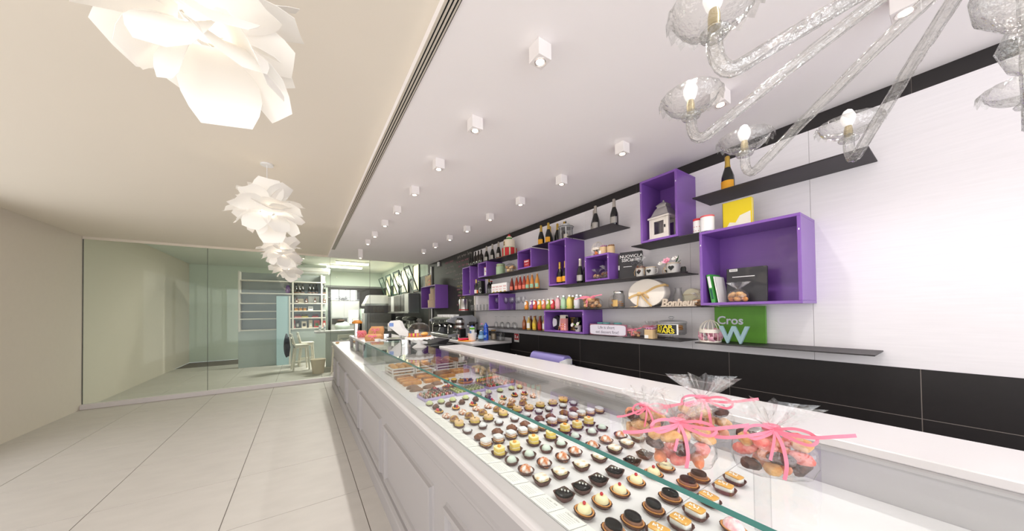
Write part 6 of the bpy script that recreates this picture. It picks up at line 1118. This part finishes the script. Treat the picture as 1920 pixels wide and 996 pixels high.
# bottom hung windows tilted into the kitchen
GRN = mat('green_frame', (26, 58, 50), .35, var=.1, coat=.3); WGL = mat('window_cream_light', (250, 226, 190), .5, var=0, emit=.9)
for i, (y0, y1) in enumerate([(9.55, 10.15), (10.75, 11.6), (12.0, 12.8), (13.3, 14.1)]):
    o = T('tilted_window', f'green framed window tilted into the kitchen, {ORD[i]} behind the partition', 'window', (3.02, y0, 2.30), 0, 'tilted kitchen windows'); L = y1-y0; H_ = .82
    P('lit_opening', MB().box(.0, .012, .02, L-.02, 0, H_).mesh(WGL), o)
    s = P('sash', MB().bbox(-.03, .0, 0, .05, 0, H_, .004).bbox(-.03, 0, L-.05, L, 0, H_, .004).bbox(-.03, 0, .05, L-.05, 0, .05, .004).bbox(-.03, 0, .05, L-.05, H_-.05, H_, .004).mesh(GRN), o, (-.02, 0, 0), (0, radians(-20), 0)); P('pane', MB().box(-.018, -.012, .05, L-.05, .05, H_-.05).mesh(PARTG), s)
    P('frame', MB().bbox(-.02, .012, -.03, .02, -.03, H_+.03, .003).bbox(-.02, .012, L-.02, L+.03, -.03, H_+.03, .003).mesh(GRN), o)
o = T('kitchen_sign', 'small brown plate on the kitchen wall between the tilted windows', 'sign', (3.02, 10.45, 2.63), WALL); P('plate', MB().bbox(-.16, .16, 0, .01, 0, .12, .001).mesh(mat('brown_plate', (112, 84, 84), .5)), o); P('ring', MB().tube([(.03*cos(2*pi*k/14), -.003, .06+.03*sin(2*pi*k/14)) for k in range(15)], .005, 5).mesh(BK), o)
o = T('kitchen_counter', 'dark kitchen counter with mixers and jars along the right wall', 'counter', (0, 0, 0)); P('body', MB().bbox(2.45, 3.03, 9.0, 12.5, 0, 1.06, .003).mesh(BK), o); P('top', MB().bbox(2.42, 3.03, 9.0, 12.5, 1.06, 1.10, .003).mesh(STEEL), o)
for i, (y, c_) in enumerate([(9.3, (70, 66, 64)), (9.8, (150, 146, 140)), (10.6, (60, 58, 58))]):
    o = T('stand_mixer', f'{["dark", "grey", "black"][i]} kitchen mixer on the kitchen counter behind the partition', 'mixer', (2.75, y, 1.1005), WALL); P('base', MB().bbox(-.1, .1, -.16, .12, 0, .05, .01).mesh(mat('mixer_%d' % i, c_, .3, coat=.3)), o); P('column', MB().bbox(-.06, .06, .02, .12, .05, .28, .01).mesh(MATS['mixer_%d' % i]), o); P('head', MB().blob((0, -.03, .33), (.08, .17, .07), 1, .03, 14, 8).mesh(MATS['mixer_%d' % i], 60), o); P('bowl', MB().lathe([(.05, .05), (.09, .1), (.1, .18), (.096, .18), (.04, .06)], 18).mesh(CHROME, 45), o, (0, -.08, 0))
# kitchen lamps and air unit
for i, (x0, x1, y) in enumerate([(.95, 1.95, 11.85), (.75, 1.9, 12.95)]):
    o = T('tube_lamp', f'{"nearer" if i == 0 else "further"} glowing tube lamp on the kitchen ceiling', 'lamp', (0, 0, 0), 0, 'kitchen tube lamps'); P('tube', MB().bbox(x0, x1, y-.05, y+.05, 3.30, 3.355, .01).mesh(mat('tube_glow', (255, 236, 206), .4, var=0, emit=9)), o); P('housing', MB().bbox(x0-.02, x1+.02, y-.06, y+.06, 3.355, 3.399, .004).mesh(WHITEP), o)
    l = bpy.data.lights.new('tube_light', 'AREA'); l.shape = 'RECTANGLE'; l.size = x1-x0; l.size_y = .1; l.energy = 85; l.color = (1, .95, .86); q = bpy.data.objects.new('tube_light', l); COL.objects.link(q); q.location = ((x0+x1)/2, y, 3.29); q.parent = o
o = T('air_conditioner', 'white ceiling air unit left of the kitchen tube lamps', 'air conditioner', (.3, 13.2, 3.05), 0); P('case', MB().bbox(-.55, .55, -.3, .3, 0, .2, .03).mesh(WHITEP), o); P('grille', MB().bbox(-.5, .5, -.31, -.3, .03, .08, .003).mesh(GREYC), o)
# ------------------------------------------------------------------ bar corner on the left
SHW = mat('shelf_white', (232, 226, 218), .5, var=.02)
YS = 12.4
o = T('shelf_unit', 'tall white open shelf unit with bottles behind the partition', 'shelf unit', (0, 0, 0))
zs = [1.13, 1.46, 1.67, 1.90, 2.20, 2.545]; zs = [1.155, 1.50, 1.735, 1.985, 2.30, 2.70]
for z in zs: P('shelf', MB().bbox(-1.6, .68, YS, YS+.3, z-.035, z, .003).mesh(SHW), o)
for x in (-1.6, -.27, .54): P('upright', MB().bbox(x, x+.045, YS-.002, YS+.3, 1.10, 2.95, .003).mesh(SHW), o)
P('plinth', MB().bbox(-1.6, .68, YS+.02, YS+.3, 0, 1.12, .003).mesh(mat('blue_grey_panel', (176, 186, 184), .4, var=.03)), o)
P('back_panel', MB().box(-1.6, .68, YS+.302, YS+.31, 1.12, 2.95).mesh(mat('mirror_grey', (150, 156, 156), .3, var=.15, vs=3)), o)
for i, x in enumerate([-.165, -.075, .02, .22, .32, .42, .64]):
    q = T('bottle', f'dark wine bottle on the top shelf behind the partition, {ORD[i]} from the left', 'bottle', (x, YS+.13, zs[4]+.0005), 0, 'bottles on the white shelf unit'); P('glass_body', cached('bwb', lambda: MB().lathe(bprof('champ', .33, .052), 14).mesh(DARKGL, 45)), q); P('paper_label', cached('bwl', lambda: MB().lathe([(.0528, .02), (.0528, .05)], 14).mesh(mat('sepia_label', (120, 90, 70), .6), 45)), q)
AMB = mat('amber_glass', (90, 48, 18), .15, coat=.5)
for i, (x, k) in enumerate([(-.14, 0), (.12, 0), (.37, 1), (.64, 0)]):
    q = T('bottle', f'amber {"apothecary" if k == 0 else "slim"} bottle on the second shelf behind the partition, {ORD[i]} from the left', 'bottle', (x, YS+.1, zs[3]+.0005), 0, 'amber bottles on the white shelf unit'); P('glass_body', cached(('abb', k), lambda: MB().lathe(bprof('beer', .2, .045 if k == 0 else .035), 14).mesh(AMB, 45)), q); P('paper_label', cached(('abl', k), lambda: MB().bbox(-.02, .02, -.048 if k == 0 else -.038, -.045 if k == 0 else -.034, .04, .08, .001).mesh(CARD)), q)
q = T('framed_print', 'white framed print standing on the second shelf', 'picture', (.34, YS+.22, zs[3]+.0005), 0); P('frame', MB().bbox(-.16, .16, 0, .02, 0, .24, .003).mesh(WHITEP), q); P('sheet', MB().box(-.14, .14, -.002, 0, .02, .22).mesh(CARD), q)
q = T('basket', 'cream stacked linens on the second shelf', 'linen', (-.07, YS+.2, zs[3]+.0005), 0); P('fold', MB().bbox(-.14, .14, -.06, .06, 0, .08, .02).mesh(CREAM), q); P('fold', MB().bbox(-.13, .13, -.06, .06, .081, .15, .02).mesh(CREAM), q)
for i, x in enumerate([-.16, -.04, .08]): q = T('jar', f'low amber jar on the third shelf behind the partition, {ORD[i]} from the left', 'jar', (x, YS+.12, zs[2]+.0005), 0, 'amber jars on the white shelf unit'); P('jar_body', cached('ajb', lambda: MB().lathe([(.05, 0), (.054, .01), (.054, .07), (.045, .09), (0, .09)], 16).mesh(mat('amber_jar', (190, 130, 50), .3, var=.15, coat=.3), 45)), q); P('lid', cached('ajl', lambda: MB().lathe([(.05, .088), (.05, .105), (0, .106)], 16).mesh(WHITEP, 45)), q)
q = T('label_box', 'white card box on the third shelf behind the partition', 'box', (.24, YS+.1, zs[2]+.0005), 0); P('carton', MB().bbox(-.07, .07, -.04, .04, 0, .14, .002).mesh(WHITEP), q); P('print', MB().box(-.05, .05, -.042, -.04, .06, .09).mesh(INK), q)
for i, (x, c_, l) in enumerate([(-.115, (190, 110, 110), 'pink round tin'), (.08, (180, 160, 70), 'olive packet pile'), (.38, (150, 40, 40), 'dark red gift pile'), (.63, (60, 46, 44), 'dark packet pile')]):
    q = T('packet_pile', l+' on the fourth shelf behind the partition', 'packets', (x, YS+.12, zs[1]+.0005), 0); hw = .1 if i < 3 else .04; P('lower_packet', MB().bbox(-hw, hw, -.06, .06, 0, .05, .01).mesh(mat('pile_%d' % i, c_, .5, var=.25, vs=12)), q); P('upper_packet', MB().bbox(-hw*.8, hw*.8, -.05, .05, .051, .11, .012).mesh(mat('pileb_%d' % i, tuple(int(v*.5) for v in c_), .5, var=.25, vs=12)), q)
for i, (x, c_, w_, l) in enumerate([(-.20, (180, 90, 90), .03, 'pink slim book'), (-.12, (50, 46, 44), .10, 'dark box'), (.06, (226, 214, 196), .14, 'cream box with dark bottle print'), (.24, (206, 190, 166), .1, 'kraft box'), (.42, (190, 70, 70), .16, 'red and green tea box'), (.634, (200, 80, 80), .085, 'red box')]):
    q = T('shelf_box', l+' on the lowest shelf behind the partition', 'box', (x, YS+.13, zs[0]+.0005), 0); P('carton', MB().bbox(-w_/2, w_/2, -.06, .06, 0, .26-.02*(i % 3), .003).mesh(mat('sbox_%d' % i, c_, .6, var=.12, vs=9)), q); P('print', MB().bbox(-w_*.3, w_*.3, -.062, -.06, .05, .15, .001).mesh([INK, GREYC, BK, CARD, LEAF, CARD][i]), q)
q = T('purple_vase', 'purple vase at the left end of the shelf unit', 'vase', (-.38, YS+.12, zs[4]+.0005), 0); P('body', MB().lathe([(.05, 0), (.07, .08), (.06, .2), (.035, .25), (.04, .27)], 18).mesh(PURPLE, 45), q)
o = T('bar_table', 'white bar top on a pale grey panel behind the partition', 'table', (0, 0, 0)); P('top', MB().bbox(.30, 1.45, 10.55, 11.15, 1.05, 1.105, .006).mesh(TOPW), o); P('panel', MB().bbox(.58, 1.4, 10.7, 10.8, 0, 1.05, .004).mesh(mat('bar_grey', (196, 200, 196), .5, var=.02)), o); P('foot', MB().bbox(.55, 1.42, 10.65, 10.9, 0, .04, .004).mesh(SHW), o)
for i, x in enumerate([.44, .56]): q = T('white_canister', f'{"left" if i == 0 else "right"} slim white canister on the bar top', 'canister', (x, 10.85, 1.1055), 0, 'white canisters on the bar'); P('can', cached('wcan', lambda: MB().lathe([(.028, 0), (.028, .17), (0, .171)], 16).mesh(WHITEP, 45)), q); P('band', cached('wcb', lambda: MB().lathe([(.0287, .08), (.0287, .1)], 16).mesh(mat('blue_band', (90, 120, 170), .5), 45)), q)
def stool(x, y, rz, lab):
    o = T('bar_stool', lab, 'stool', (x, y, 0), rz, 'white bar stools'); SW_ = mat('stool_white', (232, 226, 212), .5, var=.03, vs=20)
    P('seat', MB().bbox(-.19, .19, -.18, .18, .70, .735, .01).mesh(SW_), o); P('apron', MB().bbox(-.165, .165, -.155, .155, .63, .70, .003).mesh(SW_), o)
    for sx in (-1, 1):
        P('leg', MB().tube([(sx*.15, -.14, .70), (sx*.19, -.18, 0)], .023, 8).mesh(SW_, 45), o); P('leg', MB().tube([(sx*.15, .14, .70), (sx*.18, .21, 0)], .023, 8).mesh(SW_, 45), o); P('back_post', MB().tube([(sx*.16, .16, .69), (sx*.17, .20, .86), (sx*.17, .24, 1.03)], .02, 8).mesh(SW_, 45), o)
        P('stretcher', MB().tube([(sx*.18, -.165, .22), (sx*.175, .185, .22)], .014, 6).mesh(SW_, 45), o)
    P('stretcher', MB().tube([(-.18, -.165, .3), (.18, -.165, .3)], .014, 6).mesh(SW_, 45), o); P('top_rail', MB().bbox(-.19, .19, .215, .25, .96, 1.05, .006).mesh(SW_), o); P('cross_slat', MB().tube([(-.16, .185, .76), (.16, .225, .95)], .014, 6).tube([(.16, .185, .76), (-.16, .225, .95)], .014, 6).mesh(SW_, 45), o)
    return o
stool(-.03, 11.0, pi/2+.15, 'white wooden bar stool with crossed back, nearest the partition'); stool(.12, 11.75, pi/2+.1, 'white wooden bar stool half hidden behind the nearer one'); stool(.9, 9.7, pi+.3, 'white wooden bar stool behind the counter end')
o = T('jacket', 'dark jacket hanging on the back of the near bar stool', 'jacket', (-.37, 11.0, .38), 0); P('cloth', MB().blob((0, 0, .34), (.07, .17, .33), 5, .08, 16, 12).mesh(mat('navy_cloth', (30, 34, 48), .85, var=.2, vs=12, bump=.3, bs=20), 60), o); P('sleeve', MB().tube([(.02, -.14, .58), (.05, -.2, .3), (.03, -.19, .05)], [.05, .05, .04], 10).mesh(MATS['navy_cloth'], 45), o)
o = T('waste_bin', 'beige tapered waste bin on the floor behind the partition', 'bin', (.36, 9.95, 0.0005), 0); P('bin_wall', MB().lathe([(.13, 0), (.175, .37), (.182, .375), (.182, .385), (.168, .385), (.124, .008), (0, .008)], 26).mesh(mat('bin_beige', (206, 190, 170), .6, var=.05), 45), o); P('rim', MB().lathe([(.18, .372), (.186, .38), (.18, .388)], 26).mesh(MATS['bin_beige'], 45), o)
o = T('glow_panel', 'tall turquoise lit panel at the left end of the bar corner', 'light panel', (-.55, 12.3, 0.0005), 0); P('panel', MB().bbox(-.12, .2, 0, .03, 0, 2.2, .003).mesh(mat('turquoise_light', (176, 204, 210), .4, var=0, emit=.06)), o); P('frame', MB().bbox(.2, .24, -.01, .03, 0, 2.2, .003).mesh(SHW), o)
for i, y in enumerate([9.6, 11.4]): spot(.04, y, i, 2, '', tall=.085 if i else .12, z=3.4 if False else 3.4, light=False, lab=f'{"nearer" if i == 0 else "further"} white spotlight above the bar corner')

# ------------------------------------------------------------------ petal pendants over the walkway
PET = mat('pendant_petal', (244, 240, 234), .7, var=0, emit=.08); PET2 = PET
def pend_petal(k):
    def f():
        m = MB(); s = .12+.02*k
        rg = []
        for i in range(6):
            t = i/5; wv = s*(.35+.55*sin(pi*(t*.75+.12))); cz = .18*s*sin(pi*t)
            rg.append([(-wv/1.2, t*s*1.5, cz+.06*s), (0, t*s*1.5, cz-.04*s), (wv/1.2, t*s*1.5, cz+.06*s), (wv/1.2, t*s*1.5, cz+.06*s+.0012), (0, t*s*1.5, cz-.04*s+.0012), (-wv/1.2, t*s*1.5, cz+.06*s+.0012)])
        return m.loft(rg, True, True).mesh(PET, 60)
    return cached(('pp', k), f)
for i, y in enumerate([1.42, 3.7, 6.0, 8.2]):
    o = T('petal_pendant', f'white petal pendant lamp over the walkway, {ORD[i]} from the camera', 'pendant lamp', (-.27, y, 2.60), 0, 'petal pendant lamps'); rnd = random.Random(i)
    P('cord', MB().tube([(0, 0, .05), (0, 0, .44)], .003, 6).mesh(WHITEP), o); P('canopy', MB().lathe([(.05, .43), (.05, .444), (0, .445)], 20).mesh(WHITEP, 45), o); P('bulb', MB().blob((0, 0, 0), (.045, .045, .055), 0, 0, 12, 8).mesh(mat('bulb_glow', (255, 238, 214), .4, var=0, emit=6), 60), o)
    n = 34
    for k in range(n):
        ph = 2.399963*k; el = math.asin(1-2*(k+.5)/n)
        P('petal', pend_petal(k % 3), o, (.07*cos(el)*cos(ph), .07*cos(el)*sin(ph), .06*sin(el)), (el+rnd.uniform(-.3, .3), rnd.uniform(-.6, .6), ph-pi/2))
    l = bpy.data.lights.new('pendant_light', 'POINT'); l.energy = 6; l.color = (1, .86, .68); l.shadow_soft_size = .28; q = bpy.data.objects.new('pendant_light', l); COL.objects.link(q); q.parent = o; q.location = (0, 0, 0)

# ------------------------------------------------------------------ blown glass chandelier at the top right
cx, cy, cz = 1.29, -.09, 2.32; NA = 10; RA = .64
o = T('chandelier', 'clear twisted blown glass chandelier with scalloped cups, top right', 'chandelier', (cx, cy, cz), 0)
P('rod', MB().tube([(0, 0, .2), (0, 0, .73)], .006, 8).mesh(CHROME, 45), o); P('ceiling_cup', MB().lathe([(.07, .715), (.065, .69), (.02, .665), (0, .66)], 20).mesh(CHROME, 45), o)
P('column', MB().lathe([(.0, -.22), (.03, -.19), (.045, -.14), (.03, -.1), (.07, -.05), (.075, 0), (.04, .05), (.05, .12), (.03, .18), (.012, .24)], 20).mesh(MURANO, 45), o)
def twist_tube(pts, r, lob=7, tw=.55, n=28):
    m = MB(); pts = [Vector(p) for p in pts]; rings = []
    side = Vector((0, 1, 0))
    for i, p in enumerate(pts):
        t = (pts[min(i+1, len(pts)-1)]-pts[max(i-1, 0)]).normalized(); b = t.cross(side).normalized()
        rings.append([tuple(p+r*(1+.16*cos(lob*(2*pi*j/n)+i*tw))*(cos(2*pi*j/n)*side+sin(2*pi*j/n)*b)) for j in range(n)])
    return m.loft(rings, True, True)
arm_pts = []          # arm leaves the column high, sinks outwards, then curls up under its cup
for k in range(40):
    t = k/39
    if t < .82: x = .05+(RA-.10)*t/.82; z = .16-.27*(t/.82)**1.15
    else: a = (t-.82)/.18*pi*.62; x = RA-.05+.05*sin(a); z = -.11+.0-.015*sin(a*1.6)+.07*(1-cos(a))
    arm_pts.append((x, 0, z))
arm_pts.append((RA, 0, -.012))
ARM = twist_tube(arm_pts, .0150).mesh(MURANO, 60)
def dish():
    m = MB(); N = 72; rings = []
    for k, (r, z) in enumerate([(.02, 0), (.04, .002), (.062, .012), (.078, .026), (.088, .042), (.092, .058)]):
        tw = k*.2; rings.append([(r*(1+.03*cos(18*(2*pi*j/N+tw)))*cos(2*pi*j/N), r*(1+.03*cos(18*(2*pi*j/N+tw)))*sin(2*pi*j/N), z) for j in range(N)])
    # scalloped lip turned outwards and down
    for r, z, a in ((.100, .062, .1), (.106, .052, .5), (.109, .042, 1.0)): rings.append([(r*cos(2*pi*j/N), r*sin(2*pi*j/N), z+.010*a*cos(18*2*pi*j/N)) for j in range(N)])
    return m.loft(rings, False, False)
DISH = dish().mesh(MURANO, 60)
COLLAR = MB().lathe([(.018, -.03), (.03, -.026), (.034, -.018), (.024, -.008), (.016, 0)], 20).mesh(MURANO, 60); SOCK = MB().lathe([(.014, 0), (.014, .03), (.011, .045), (.011, .05)], 14).mesh(mat('brass_socket', (206, 190, 150), .3, metal=.8), 45)
BULB = MB().lathe([(.012, .045), (.018, .055), (.024, .075), (.0235, .09), (.014, .112), (.002, .12)], 16).mesh(mat('opal_bulb', (252, 250, 250), .3, var=0, emit=.25), 60)
for k in range(NA):
    a = radians(140.5-36*k); dz = -.035 if k % 2 == 0 else .0; q = P('arm', ARM, o, (0, 0, dz), (0, 0, a))
    c_ = P('scalloped_cup', DISH, o, (RA*cos(a), RA*sin(a), -.012+dz), (0, 0, 0), (.92, .92, .92)); P('collar', COLLAR, c_, (0, 0, .004)); P('socket', SOCK, c_); P('bulb', BULB, c_)
